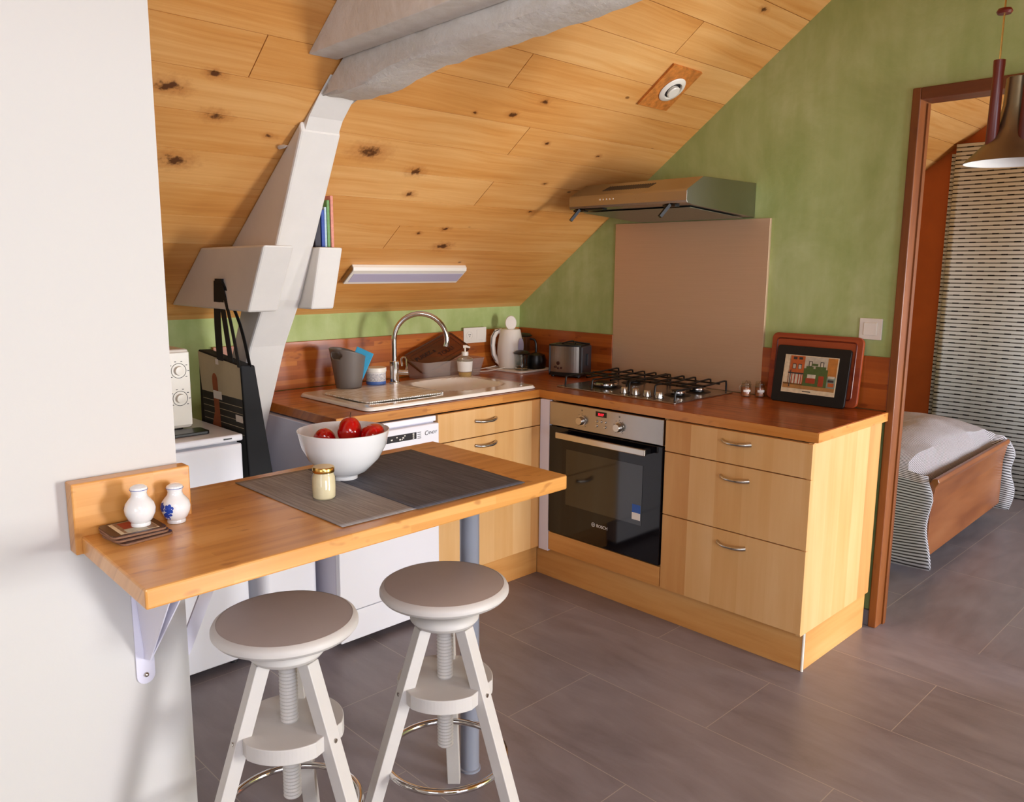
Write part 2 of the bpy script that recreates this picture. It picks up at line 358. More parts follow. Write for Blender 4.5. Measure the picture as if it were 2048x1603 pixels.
# ================================================================= SETTING
def build_ceiling():
    nrm=Vector((0,KS,1)).normalized()
    v=[];f=[];tone=[];dark=[]
    rows=[]; y=.1175
    k0=-.38
    ys=[k0+.1245*i for i in range(4,-19,-1)]
    joints={0:[-1.205],1:[.3],2:[-.908],3:[-2.7],4:[-.95],5:[-2.10],6:[-1.19],7:[-3.1],8:[-.55],9:[-2.6]}
    mb=MB(); 
    def board(x0,x1,ya,yb,tn,dk=0,th=.014,lift=0.0):
        g=.0011; e=.0015
        p=[]
        for (x,yy) in ((x0+e,ya-g),(x1-e,ya-g),(x1-e,yb+g),(x0+e,yb+g)): p.append(Vector((x,yy,ZC-KS*yy))+nrm*lift)
        q=[a+nrm*th for a in p]; b=len(v); v.extend(p+q)
        f.extend([(b,b+1,b+2,b+3),(b+7,b+6,b+5,b+4),(b,b+4,b+5,b+1),(b+1,b+5,b+6,b+2),(b+2,b+6,b+7,b+3),(b+3,b+7,b+4,b)])
        tone.extend([tn]*8); dark.extend([dk]*8)
    for i in range(len(ys)-1):
        ya,yb=ys[i],ys[i+1]; r=i-4
        if yb<-2.63: yb=-2.597
        if ya<-2.597: break
        xs=[-5.3]; j=joints.get(r,[random.uniform(-3.2,-2.4)])[0]
        a=j
        while a>-5.2: a-=3.3
        a+=3.3
        while a<2.7: xs.append(a); a+=3.3
        xs.append(2.8)
        for p,q in zip(xs[:-1],xs[1:]): board(p,q,ya,yb,random.random())
    board(-5.3,2.8,.15,-2.62,.5,1,.03,.013)
    me=bpy.data.meshes.new('ceiling'); me.from_pydata(v,[],f); me.materials.append(M['ceil'])
    a=me.attributes.new('tone','FLOAT','POINT'); a.data.foreach_set('value',tone)
    a=me.attributes.new('dark','FLOAT','POINT'); a.data.foreach_set('value',dark)
    me.update(); o=bpy.data.objects.new('ceiling',me); COL.objects.link(o); struct(o)
build_ceiling()
struct(MB().prism([(-2.55,3.15),(-2.60,3.15),(-4.6,1.68),(-6.6,1.68),(-6.6,1.74),(-4.62,1.74),(-2.62,3.22),(-2.55,3.22)],'x',-5.3,2.8).build('ceiling',M['birch_x']))  # unseen far ceiling, lowered to shade the upper right wall
struct(B(-5.3,.06,-6.6,.14,-.08,0).build('floor',M['floor']))
struct(B(.06,2.8,-5.1,.14,-.08,0).build('floor',M['floor2']))
struct(B(-5.3,2.8,.02,.14,0,ZC-.0).build('wall_back',M['green']))
DY0,DY1,DZ=-2.088,-2.95,2.072
w=MB()
w.prism([(.02,0),(.02,zceil(.02)),(-2.07,zceil(-2.07)),(-2.07,0)],'x',.02,.1)
w.prism([(-2.07,DZ+.02),(-2.07,zceil(-2.07)),(-2.597,3.15),(DY1-.02,3.15),(DY1-.02,DZ+.02)],'x',.02,.1)
w.prism([(DY1-.02,0),(DY1-.02,3.15),(-6.5,3.15),(-6.5,0)],'x',.02,.1)
struct(w.build('wall_right',M['green']))
struct(MB().prism([(-1.37,0),(-1.37,zceil(-1.37)-.002),(-1.47,zceil(-1.47)-.002),(-1.47,0)],'x',-5.2,-2.553).build('wall_left',M['white_wall']))
struct(MB().prism([(.1,0),(.1,zceil(.1)),(-2.597,3.15),(-5.1,3.15),(-5.1,0)],'x',2.68,2.78).build('wall_bedroom',M['orange']))
w=MB()                                                     # window wall behind the camera
for a in ((-5.3,-4.0,0,3.15),(-4.0,-2.4,1.6,3.15),(-4.0,-2.4,0,.5),(-2.4,-1.0,0,3.15),(-.02,.1,0,3.15),(-1.0,-.02,1.65,3.15),(-1.0,-.02,0,.25)):
    w.box(a[0],a[1],-6.55,-6.45,a[2],a[3])
struct(w.build('wall_front',M['green']))
w=MB().box(.1,.95,-4.75,-4.65,0,1.75).box(2.45,2.8,-4.75,-4.65,0,1.75).box(.95,2.45,-4.75,-4.65,1.45,1.75).box(.95,2.45,-4.75,-4.65,0,.55)
struct(w.build('wall_bedroom_front',M['white_wall']))
w=MB()
w.box(-5.25,-5.15,-6.55,-4.7,0,3.15).box(-5.25,-5.15,-3.1,.1,0,3.15).box(-5.25,-5.15,-4.7,-3.1,0,.8).box(-5.25,-5.15,-4.7,-3.1,2.1,3.15)
struct(w.build('wall_far_left',M['white_wall']))
def window(n,x0,x1,z0,z1,y):
    f=MB().box(x0,x1,y-.02,y+.02,z0,z0+.05).box(x0,x1,y-.02,y+.02,z1-.05,z1).box(x0,x0+.05,y-.02,y+.02,z0+.05,z1-.05).box(x1-.05,x1,y-.02,y+.02,z0+.05,z1-.05)
    struct(f.build('window_%d'%n,M['white_wall']))
window(1,-1.0,-.02,.25,1.65,-6.5); window(4,-4.0,-2.4,.5,1.6,-6.5); window(2,.95,2.45,.55,1.45,-4.7)
f=MB().box(-5.22,-5.18,-4.7,-3.1,.8,.85).box(-5.22,-5.18,-4.7,-3.1,2.05,2.1).box(-5.22,-5.18,-4.7,-4.65,.85,2.05).box(-5.22,-5.18,-3.15,-3.1,.85,2.05)
struct(f.build('window_3',M['white_wall']))  # made-up window frame for the left fill lamp
# door frame
d=struct(MB().box(-.004,.108,-2.057,DY0,0,2.115).build('door_1',M['redwood'],bevel=.003))
MB().box(-.004,.108,DY0,DY1,DZ,2.115).build('lintel',M['redwood_y'],d,bevel=.003)
MB().box(-.004,.108,DY1,DY1-.04,0,2.115).build('jamb',M['redwood'],d,bevel=.003)
MB().box(.060,.085,DY0-.0005,DY0-.006,0,DZ-.0062).build('stop_strip',M['redwood'],d)
struct(B(.004,.02,-2.02,-2.057,0,.065).build('baseboard_right',M['floor'],bevel=.001))
struct(MB().box(-3.4,-1.8,.004,.02,0,.065).build('baseboard_back',M['floor'],bevel=.001))
# white silicone bead along ceiling edge
struct(MB().bar((-5.2,.016,ZC-.008),(.02,.016,ZC-.008),.004,.004).build('trim_1',M['white_wall']))
# ================================================================= TIMBER TRUSS
t=thing('roof_truss','white painted crooked timber truss under the sloping plank ceiling','beam',(-1.8,0,0))
post=[(-.372,.93),(-.49,1.155),(-.615,1.33),(-.715,1.52),(-.81,1.695),(-.905,1.872)]
prof=[(.02,.0),(.02,.17)]+[(y+.0,z) for y,z in post]
back=[(-.905,1.872),(-.84,ZC+KS*.84-.002),(-.01,ZC+KS*.01-.002)]
poly=[(.015,.19),(-.372,.93),(-.49,1.155),(-.615,1.33),(-.715,1.52),(-.81,1.695),(-.905,1.872),(-.90,zceil(-.90)-.003),(-.075,1.2985),(-.436,1.2985),(-.347,1.134),(.015,.46)]
# subdivided post for a hand-hewn edge
def hewn(poly,x0,x1,amp=.006,step=.05,m=0):
    pts=[]
    for i,(a,b) in enumerate(zip(poly,poly[1:]+poly[:1])):
        A=Vector(a);Bv=Vector(b); n=max(1,int((Bv-A).length/step))
        for k in range(n): pts.append(tuple(A+(Bv-A)*k/n))
    return pts
o=MB().prism(poly,'x',-1.88,-1.735).build('post',M['beam_s'],t,bevel=.008)
up_=[(-.885,1.85),(-.93,1.915),(-1.0,1.975),(-1.06,2.02),(-1.0,zceil(-1.0)-.003),(-.86,zceil(-.86)-.003)]
MB().prism(up_,'x',-1.865,-1.742).build('post_head',M['beam_s'],t,bevel=.006)
# brace: swept curved beam, lofted rings with random hewing
def brace():
    ctr=[(-.98,1.972,.10),(-1.09,1.963,.12),(-1.24,1.966,.135),(-1.34,1.985,.14),(-1.45,1.998,.14),(-1.65,2.006,.14),(-1.83,2.011,.14),(-2.0,2.018,.14),(-2.2,2.03,.15),(-2.5,2.06,.15),(-2.9,2.12,.15)]
    P=[]
    for (a,b) in zip(ctr[:-1],ctr[1:]):
        n=max(1,int(abs(b[0]-a[0])/.04))
        for k in range(n): P.append(tuple(a[i]+(b[i]-a[i])*k/n for i in range(3)))
    P.append(ctr[-1]); vs=[];fs=[]; rnd=random.Random(3)
    N=20
    for i,(y,z,h) in enumerate(P):
        hw=.07 if i>3 else .06+.0025*i
        tp=min(z+h,zceil(y)-.004)
        cz=(z+tp)/2; hh=(tp-z)/2
        for k in range(N):
            a=2*PI*k/N; cx=abs(cos(a))**.32*(1 if cos(a)>0 else -1); cy=abs(sin(a))**.32*(1 if sin(a)>0 else -1)
            j=rnd.uniform(-.0035,.0035)
            vs.append((-1.795+cx*(hw+j),y,cz+cy*(hh+(j if cy<.9 else 0))))
    for i in range(len(P)-1):
        for k in range(N):
            fs.append((i*N+k,i*N+(k+1)%N,(i+1)*N+(k+1)%N,(i+1)*N+k))
    fs+=[tuple(range(N))[::-1],tuple(range((len(P)-1)*N,len(P)*N))]
    m=MB().add(vs,fs,0,True); m.build('curved_brace',M['beam'],t)
brace()
MB().prism([(-1.104,2.057),(-1.104,2.052),(-3.2,2.085),(-3.2,2.30),(-1.43,2.29)],'x',-1.962,-1.868).build('collar_beam',M['beam'],t,bevel=.004)
for x0,x1,nm in ((-1.99,-1.8805,'clamp_beam'),(-1.7345,-1.64,'clamp_beam')):
    MB().prism([(-.84 if x0<-1.9 else -.752,1.517),(-.71 if x0<-1.9 else -.68,1.297),(-.072,1.297),(-.3665,1.513)],'x',x0,x1).build(nm,M['beam_s'],t,bevel=.007)
MB().lathe([(0,0),(.007,0),(.006,.03),(.001,.05),(0,.05)],(0,0,0),10,0,frame((-1.9,-.80,1.83),(0,0,1),(0,1,.2))@Matrix.Rotation(R(90),4,'X')).build('peg',M['beam_s'],t)
# ================================================================= WORKTOP + KITCHEN
def boolcut(o,cut):
    md=o.modifiers.new('b','BOOLEAN'); md.operation='DIFFERENCE'; md.object=cut; md.solver='EXACT'
    bpy.context.view_layer.update(); dg=bpy.context.evaluated_depsgraph_get()
    me=bpy.data.meshes.new_from_object(o.evaluated_get(dg)); o.modifiers.clear(); o.data=me; bpy.data.objects.remove(cut)
WX,WY,SX0,LY=-.605,-.741,-1.683,-2.065
wt=thing('worktop','oiled bamboo L-shaped kitchen worktop with sink and hob','worktop',(0,0,.862))
o=MB().prism([(SX0,-.003),(SX0,WY),(WX,WY),(WX,-.003)],'z',.862,.90).build('sink_run',M['bamk_x'],wt)
cut=B(-1.06,-.62,-.635,-.235,.8,1).build('c',M['bamk_x'])
boolcut(o,cut); MB().box(SX0,WX,WY-.0008,WY-.0022,.8635,.8988).build('lit_edge_strip',M['bame_x'],wt,label='front edge of the sink run with brighter light in its colour')  # thin added strip, brighter light on the edge put into its colour
MB().box(WX-.0008,WX-.0022,WY-.0022,LY,.8635,.8988).build('lit_edge_strip',M['bame_y'],wt,label='front edge of the hob run with brighter light in its colour')
b=o.modifiers.new('bevel','BEVEL'); b.width=.0025; b.segments=2; b.limit_method='ANGLE'
MB().prism([(WX+.0005,.0),(WX+.0005,LY),(0,LY),(0,.0)],'z',.862,.90).build('hob_run',M['bamk_y'],wt,bevel=.0025)
MB().box(WX,-.0,LY-.0005,LY-.003,.864,.898).build('lit_end_strip',M['bame_x'],wt,label='pale end strip with brighter light in its colour')  # strip in the paler edge bamboo, light put into its colour
def backboard(x0,x1,y0,y1,mt,label):
    o=B(x0,x1,y0,y1,.901,1.113).build('backsplash_board',mt,bevel=.0015); tag(o,label,'backsplash',)
backboard(-1.80,.0,.0015,.0195,M['bamk_x'],'bamboo backsplash board behind the sink')
backboard(.0015,.0195,.0,-.672,M['bamk_y'],'dark bamboo backsplash board behind the toaster')
backboard(.0015,.0195,-1.512,-2.056,M['bamk_y'],'bamboo backsplash board behind the chopping board')
sp=MB().box(.004,.0195,-.673,-1.511,.901,1.667).build('splash_panel',M['panel'],bevel=.001); tag(sp,'large brushed steel splash panel behind the gas hob','splash panel')
# handles
def handle(parent,c,axis,w=.118):
    # bow handle: foot at one end high, arc; axis 'x' front facing -y ; axis 'y' front facing -x
    pts=[];rr=[]
    for i in range(15):
        u=-1+2*i/14; s=u*w/2; d=.022*(1-abs(u)**2.6)+.002; z=.004*u*u*(1)+ (.006 if False else 0)
        if axis=='x': pts.append((c[0]+s,c[1]-d,c[2]+z))
        else: pts.append((c[0]-d,c[1]-s,c[2]+z))
        rr.append(.0056+.0032*(1 if u>0 else .6)*abs(u))
    MB().tube(pts,rr,0,10).build('handle',M['satin'],parent)
# drawer cabinet
XF=-.600; 
c=thing('drawer_cabinet','birch drawer unit with three drawers at the right end of the kitchen run','cabinet',(-.3,-1.75,0))
MB().box(-.577,0,-1.447,-2.034,.152,.858).build('carcass',M['birch'],c)
MB().box(-.5905,-.0,-2.036,-2.054,.152,.861).build('end_panel',M['birch'],c,bevel=.001,label='pale birch end panel facing the window')
for z0,z1 in ((.735,.858),(.476,.731),(.160,.472)):
    d=MB().box(-.598,-.578,-1.449,-2.056,z0,z1).build('drawer',M['birch'],c,bevel=.0012)
    handle(d,(-.598,-1.765,z1-.042 if z1>.8 else z1-.052),'y')
p=MB().box(-.565,-.548,-.70,-2.046,0,.150).build('plinth',M['birch_y'],None,bevel=.001); tag(p,'long birch plinth board under the oven and drawer units','plinth')
p=MB().box(-.560,-.03,-2.030,-2.046,0,.150).build('plinth',M['birch_x'],None,bevel=.001); tag(p,'short birch plinth board under the cabinet end panel','plinth')
p=MB().tube([(-.5655,-2.0475,.001),(-.5655,-2.0475,.15)],.005,0,8).build('corner_strip',M['plastic_w'],None); tag(p,'white plastic strip on the outer corner of the plinth','strip')
# oven housing & oven
c=thing('oven_housing','birch oven housing with blank panel below the built-in oven','cabinet',(-.3,-1.14,0))
MB().box(-.577,-.0,-.822,-.838,.152,.861).box(-.577,-.0,-1.430,-1.446,.152,.861).box(-.577,0,-.838,-1.430,.152,.24).build('carcass',M['birch'],c)
MB().box(-.598,-.578,-.822,-1.444,.16,.246).build('bottom_panel',M['birch_y'],c,bevel=.001)
ov=thing('oven','built-in steel and black glass oven with two knobs and red clock','oven',(-.3,-1.14,.25))
MB().box(-.578,-.05,-.842,-1.428,.25,.855).build('cavity',M['dkgrey'],ov)
MB().box(-.604,-.579,-.826,-1.442,.753,.858).build('control_panel',M['steel'],ov,bevel=.002)
def knobX(parent,y,z,x=-.604,r=.0185,name='knob',m=None,h=.022):
    T=frame((x,y,z),(0,1,0),(0,0,1))@Matrix.Rotation(PI,4,'Y')
    MB().lathe([(0,0),(r*1.25,0),(r*1.25,.003),(r,.004),(r*.92,h),(r*.85,h+.002),(0,h+.002)],(0,0,0),28,0,T).build(name,m or M['satin'],parent)
knobX(ov,-1.017,.796);knobX(ov,-1.222,.796)
for y,z in ((-1.100,.805),(-1.123,.806),(-1.146,.806),(-1.100,.785),(-1.146,.785)): knobX(ov,y,z,-.604,.0045,'button',M['satin'],.004)
dp=MB().box(-.6055,-.603,-1.094,-1.152,.826,.848).build('display',M['oven_glass'],ov)
text('15:27',.015,M['red_led'],frame((-.606,-1.106,.8315),(0,-1,0),(0,0,1)),dp,'clock_digits')
for y,z,s in ((-1.017,.832,'o'),(-.996,.815,'-'),(-1.222,.832,'I'),(-1.19,.818,'.'),(-1.246,.816,'-'),(-1.25,.79,'-'),(-1.044,.79,'-'),(-1.04,.775,'.'),(-.99,.782,'-')):
    pass
for cy in (-1.017,-1.222):
    mk=MB()
    for k in range(9):
        a=R(-50+k*35); mk.box(-.6047,-.6035,cy+.030*cos(a)-.0012,cy+.030*cos(a)+.0012,.796+.030*sin(a)-.0012,.796+.030*sin(a)+.0012)
    mk.box(-.6047,-.6035,cy-.003,cy+.003,.838,.839).box(-.6047,-.6035,cy-.003,cy-.002,.838,.845).box(-.6047,-.6035,cy+.002,cy+.003,.838,.845)
    mk.build('dial_marks',M['ink'],ov)
dr=MB().box(-.604,-.579,-.826,-1.442,.252,.748).build('door',M['oven_glass'],ov,bevel=.002)
MB().box(-.6052,-.6035,-.93,-1.35,.40,.655).build('window',M['oven_win'],dr,label='dark see-through oven window')
MB().box(-.6056,-.605,-1.302,-1.345,.42,.485).build('sticker',M['sticker'],dr,label='blue and white sticker')
MB().box(-.6059,-.6057,-1.302,-1.345,.42,.450).build('sticker',M['paper'],dr,label='white lower half of sticker')
MB().box(-.653,-.640,-.905,-1.39,.708,.735).build('handle',M['satin'],dr,bevel=.003)
for a_,b_ in ((-.915,-.935),(-1.36,-1.385)): MB().box(-.645,-.604,a_,b_,.712,.732).build('handle_bracket',M['black'],dr)
text('BOSCH',.019,M['paper'],frame((-.6055,-1.113,.338),(0,-1,0),(0,0,1)),dr,'lettering')
MB().tube([(-.6052,-1.095+.009*cos(2*PI*i/20),.3445+.009*sin(2*PI*i/20)) for i in range(20)],.0008,0,6,True).box(-.6056,-.6048,-1.092,-1.0935,.3395,.3495).box(-.6056,-.6048,-1.0965,-1.098,.3395,.3495).box(-.6056,-.6048,-1.092,-1.098,.344,.345).build('emblem',M['paper'],dr)
f=MB().box(-.619,-.600,-.762,-.820,.150,.861).build('filler_panel',M['white2'],None,bevel=.001); tag(f,'narrow white filler panel in the inner corner beside the oven','panel')
for q_ in (c,ov): q_.location.x-=.02
for q_ in COL.objects:
    if q_.name=='drawer_cabinet': q_.location.x-=.02
# sink cabinet
c=thing('sink_cabinet','pale birch drawer unit below the sink basin','cabinet',(-.9,-.4,0))
MB().box(-1.215,-.605,-.02,-.722,.148,.16).box(-1.215,-1.197,-.02,-.722,.16,.855).box(-.623,-.605,-.02,-.722,.16,.855).box(-1.197,-.623,-.02,-.04,.16,.855).build('carcass',M['birch'],c)
for z0,z1 in ((.739,.858),(.462,.735),(.156,.458)):
    d=MB().box(-1.217,-.606,-.724,-.744,z0,z1).build('drawer',M['birch'],c,bevel=.0012)
    handle(d,(-.955,-.744,.803 if z1>.8 else z1-.038),'x')
c.location.y-=.014
p=MB().box(-1.216,-.566,-.684,-.700,0,.152).build('plinth',M['birch_x'],None,bevel=.001); tag(p,'birch plinth board under the sink drawer unit','plinth')
# dishwasher
c=thing('dishwasher','white freestanding dishwasher under the left end of the worktop','dishwasher',(-1.46,-.4,0))
MB().box(-1.698,-1.222,-.10,-.735,.03,.855).build('body',M['white2'],c,bevel=.003)
MB().box(-1.698,-1.222,-.735,-.752,.835,.857).build('top_trim',M['white'],c,bevel=.003)
fa=MB().box(-1.700,-1.220,-.736,-.768,.725,.829).build('control_panel',M['white'],c,bevel=.004)
dp=MB().box(-1.49,-1.335,-.7675,-.7686,.779,.806).build('display',M['ink'],fa,label='black display strip with white symbols')
for x,z,s in ((-1.35,.800,.004),(-1.35,.792,.0035),(-1.35,.784,.0035),(-1.40,.792,.004),(-1.392,.799,.003),(-1.415,.787,.004),(-1.43,.797,.003),(-1.455,.79,.004),(-1.405,.786,.002)): MB().box(x-s,x+s,-.7685,-.769,z-s*.7,z+s*.7).build('symbol',M['paper'],dp)
mk=MB()
for z in (.803,.795,.787,.780): mk.box(-1.330,-1.312,-.7678,-.7685,z-.001,z+.0012)
mk.build('printed_lines',M['dkgrey'],fa)
T=frame((-1.295,-.7684,.787),(1,0,0),(0,0,1))
text('C',.026,M['ink'],T,fa,'lettering',shear=.15); text('ANDY',.0165,M['ink'],frame((-1.2795,-.7684,.789),(1,0,0),(0,0,1)),fa,'lettering',shear=.3)
MB().box(-1.700,-1.220,-.736,-.764,.150,.722).build('door',M['white'],c,bevel=.004)
MB().box(-1.698,-1.222,-.728,-.760,.028,.146).build('kick_plate',M['white'],c,bevel=.003)
for x in (-1.66,-1.26):
    for y in (-.68,-.16): MB().cyl((x,y,0),.018,.031).build('foot',M['dkgrey'],c)
# sink
s=thing('sink','cream ceramic inset sink with drainer and single basin','sink',(-1.055,-.45,.90))
NX,NY=88,50; x0,x1,y0,y1=-1.527,-.583,-.716,-.185; vs=[];fs=[]
def ss(a,b,x): x=max(0,min(1,(x-a)/(b-a))); return x*x*(3-2*x)
for j in range(NY+1):
    for i in range(NX+1):
        x=x0+(x1-x0)*i/NX; y=y0+(y1-y0)*j/NY
        bx=abs((x+.84)/.195); by=abs((y+.435)/.185); r=(bx**3.2+by**3.2)**(1/3.2)
        z=.0155-.150*(1-ss(.72,1.0,r))
        dx=abs((x+1.27)/.215); dy=abs((y+.45)/.20); rr=(dx**5+dy**5)**.2
        z-=.007*(1-ss(.85,1,rr))
        ed=min(x-x0,x1-x,y-y0,y1-y); z-=.012*(1-ss(0,.012,ed))
        # round the outline corners
        cx=max(0,.04-(x-x0),.04-(x1-x)); cy=max(0,.04-(y-y0),.04-(y1-y)); px,py=x,y
        if cx>0 and cy>0:
            q=max(cx,cy); l=math.hypot(cx,cy); k=q/l; sx=1 if x>(x0+x1)/2 else -1; sy=1 if y>(y0+y1)/2 else -1
            px=(x1-.04 if sx>0 else x0+.04)+sx*cx*k; py=(y1-.04 if sy>0 else y0+.04)+sy*cy*k
        vs.append((px,py,.90+z))
for j in range(NY):
    for i in range(NX):
        a=j*(NX+1)+i; fs.append((a,a+1,a+NX+2,a+NX+1))
m=MB().add(vs,fs,0,True); o=m.build('basin',M['ceramic'],s)
so=o.modifiers.new('s','SOLIDIFY'); so.thickness=.003; so.offset=-1
MB().cyl((-.84,-.435,.770),.035,.004).build('drain',M['chrome'],s)
MB().cyl((-.655,-.67,.9155),.008,.004).build('overflow_button',M['chrome'],s)
dm=MB().prism(rrect(-1.463,-1.075,-.622,-.293,.02),'z',.9165,.9215,0)
for i in range(40): dm.box(-1.455+i*.0095,-1.4495+i*.0095,-.6245,-.6215,.9165,.922,1)
for i in range(34): dm.box(-1.076,-1.073,-.615+i*.0093,-.6095+i*.0093,.9165,.922,1)
def dmat():
    t=NT('wavy_cream_board'); x,y,z=t.sep(t.obj())[:3]
    n=t.noise(t.comb(t.math('MULTIPLY',x,12.0),t.math('MULTIPLY',y,60.0)),1,2,.5,1.2)
    t.set('Base Color',t.mix(t.rng(n,.48,.54),L('dccfb8'),L('f6f2ea'))); t.set('Roughness',.25); return t.m
o=dm.build('drying_board',[dmat(),M['satin']]); tag(o,'thin cream patterned drying board on the sink drainer','board')
# faucet
fx,fy=-1.04,-.222
f=thing('faucet','tall chrome swan-neck kitchen faucet at the back of the sink','faucet',(fx,fy,.915))
MB().lathe([(0,0),(.026,0),(.026,.004),(.0215,.007),(.0215,.10),(.018,.104),(0,.104)],(fx,fy,.9155),32).build('body',M['chrome'],f)
dx,dy=.785,-.62; pts=[(fx,fy,1.0),(fx,fy,1.06),(fx,fy,1.115)]
rad=.122
for i in range(1,19):
    a=PI*i/18*1.03; q=rad*(1-cos(a)); pts.append((fx+dx*q,fy+dy*q,1.115+rad*sin(a)))
e=pts[-1]; pts.append((e[0]-.004*dx,e[1]-.004*dy,e[2]-.018))
MB().tube(pts,[.0118]*(len(pts)-1)+[.0118],0,20).build('spout',M['chrome'],f)
hx,hy=.715,-.70
MB().tube([(fx,fy,.965),(fx+.066*hx,fy+.066*hy,.965)],.0125,0,20).build('lever_stub',M['chrome'],f)
lx=lambda s,z:(fx+s*hx,fy+s*hy,z)
MB().tube([lx(.055,.975),lx(.058,.99),lx(.056,1.025),lx(.050,1.036),lx(.040,1.036),lx(.034,1.028),lx(.036,.995)],.004,0,8).build('lever',M['chrome'],f)
# bucket with sponge cloth
b=thing('bucket','taupe plastic bucket with cut-out handle beside the faucet','bucket',(-1.275,-.20,.9155))
vs=[];fs=[];n=96;H=32
for j in range(H+1):
    for i in range(n):
        a=2*PI*i/n; top=.163+.020*cos(a-R(160))-.006*cos(2*(a-R(160)))
        z=top*j/H; r=.056+.026*(z/.17); vs.append((-1.275+r*cos(a),-.20+r*sin(a),.9155+z))
for j in range(H):
    for i in range(n):
        a=2*PI*(i+.5)/n; d=(a-R(192))%(2*PI); d=min(d,2*PI-d)
        if (d/.42)**2+((j-26.5)/3.4)**2<1: continue
        fs.append((j*n+i,j*n+(i+1)%n,(j+1)*n+(i+1)%n,(j+1)*n+i))
fs.append(tuple(range(n))[::-1])
o=MB().add(vs,fs,0,True).build('pail',M['bucket'],b); so=o.modifiers.new('s','SOLIDIFY'); so.thickness=.003
o=MB().box(-.04,.04,-.004,.004,0,.15,0,Matrix.Translation((-1.258,-.205,.945))@Matrix.Rotation(R(-45),4,'Z')@Matrix.Rotation(R(24),4,'Y')).build('sponge_cloth',M['blue'],None,bevel=.002); tag(o,'bright blue sponge cloth standing in the taupe bucket','cloth')
# cleaning jar
j=thing('jar','white cleaning paste tub with blue printed label beside the faucet','tub',(-1.125,-.195,.9155))
MB().cyl((-1.125,-.195,.9155),.0455,.058).build('tub',M['jarlabel'],j); MB().cyl((-1.125,-.195,.9735),.0485,.02).build('lid',M['plastic_w'],j)
# food box + lid
b=thing('storage_box','clear plastic storage box standing behind the sink','box',(-.63,-.11,.9005))
m=MB(); 
xx=[(-.795,-.455,-.185,-.05),(-.81,-.44,-.195,-.035)]
for k,(za,zb,ra,rb) in enumerate(((.9005,.99,0,1),)):
    A=rrect(-.825,-.46,-.185,-.035,.025);Bq=rrect(-.845,-.44,-.205,-.015,.03); n=len(A)
    vs=[(p[0],p[1],.9005) for p in A]+[(p[0],p[1],.990) for p in Bq]+[(p[0],p[1],.9025) for p in rrect(-.822,-.463,-.182,-.038,.023)]+[(p[0],p[1],.990) for p in rrect(-.841,-.444,-.201,-.019,.028)]
    fs=[tuple(range(n))[::-1]]+[(i,(i+1)%n,n+(i+1)%n,n+i) for i in range(n)]+[(2*n+i,2*n+(i+1)%n,3*n+(i+1)%n,3*n+i)[::-1] for i in range(n)]+[(n+i,n+(i+1)%n,3*n+(i+1)%n,3*n+i) for i in range(n)]+[tuple(range(2*n,3*n))]
    m.add(vs,fs)
m.build('tub',M['box'],b)
ld=thing('box_lid','smoky plastic box lid with handwriting leaning on the backsplash behind the box','lid',(-.69,-.1,.95))
T=frame((-.692,-.1055,1.0225),(.938,0,.345),(-.168,.873,.457))
MB().prism(rrect(-.165,.165,-.0865,.0865,.03),'z',0,.004,0,T).build('lid_plate',M['lid'],ld)
MB().tube([T@Vector((p[0],p[1],.004)) for p in rrect(-.160,.160,-.082,.082,.028)],.005,0,8,True).tube([T@Vector((p[0],p[1],.004)) for p in rrect(-.135,.135,-.058,.058,.02)],.002,0,6,True).build('lid_rim',M['lid'],ld)
text('PUISEZ a',.034,M['ink'],T@Matrix.Translation((-.125,.008,.006)),ld,'handwriting'); text('TOUL!',.034,M['ink'],T@Matrix.Translation((-.005,-.034,.006)),ld,'handwriting')
# soap dispenser
q=thing('soap_dispenser','clear hand soap bottle with white pump behind the sink basin','soap bottle',(-.640,-.262,.912))
sx_,sy_=-.640,-.262
MB().lathe([(0,0),(.030,0),(.033,.003),(.040,.085),(.040,.090),(.013,.102),(.013,.106),(0,.106)],(sx_,sy_,.9135),28).build('bottle',M['soap'],q)
MB().lathe([(0,0),(.0285,0),(.031,.003),(.0325,.022),(0,.022)],(sx_,sy_,.915),28).build('liquid',M['yellow'],q)
fl=MB()
vs=[];fs=[]
for i in range(13):
    a=math.atan2(-.70,-.7)+R(-70+140*i/12)
    for z in (.028,.078): r=.0345+.083*z+.0002; vs.append((sx_+r*cos(a)*1.0,sy_+r*sin(a),.9135+z))
for i in range(12): fs.append((2*i,2*i+2,2*i+3,2*i+1))
fl.add(vs,fs,0,True).build('bottle_label',M['paper'],q)
MB().cyl((sx_,sy_,1.018),.017,.02).tube([(sx_,sy_,1.038),(sx_,sy_,1.058)],.0045).tube([(sx_-.006,sy_+.006,1.062),(sx_+.004,sy_-.004,1.064),(sx_+.018,sy_-.018,1.058)],[.008,.007,.004]).build('pump',M['plastic_w'],q)
# wall socket
q=thing('socket_plate','cream double wall socket plate on the backsplash by the kettle','socket',(-.34,-.004,1.086))
MB().box(-.424,-.262,-.006,.0012,1.045,1.128).build('plate',M['plastic_w'],q,bevel=.002)
MB().lathe([(.022,0),(.022,.001),(.019,.001),(.017,-.003),(0,-.003)],(0,0,0),24,0,frame((-.384,-.0065,1.087),(1,0,0),(0,0,1))).build('socket_ring',M['plastic_w'],q)
MB().box(-.392,-.388,-.0085,-.007,1.089,1.093).box(-.382,-.378,-.0085,-.007,1.089,1.093).box(-.387,-.383,-.0085,-.007,1.079,1.083).build('pin_holes',M['ink'],q)
MB().box(-.333,-.278,-.009,-.006,1.060,1.114).build('blank_cover',M['plastic_w'],q,bevel=.001)
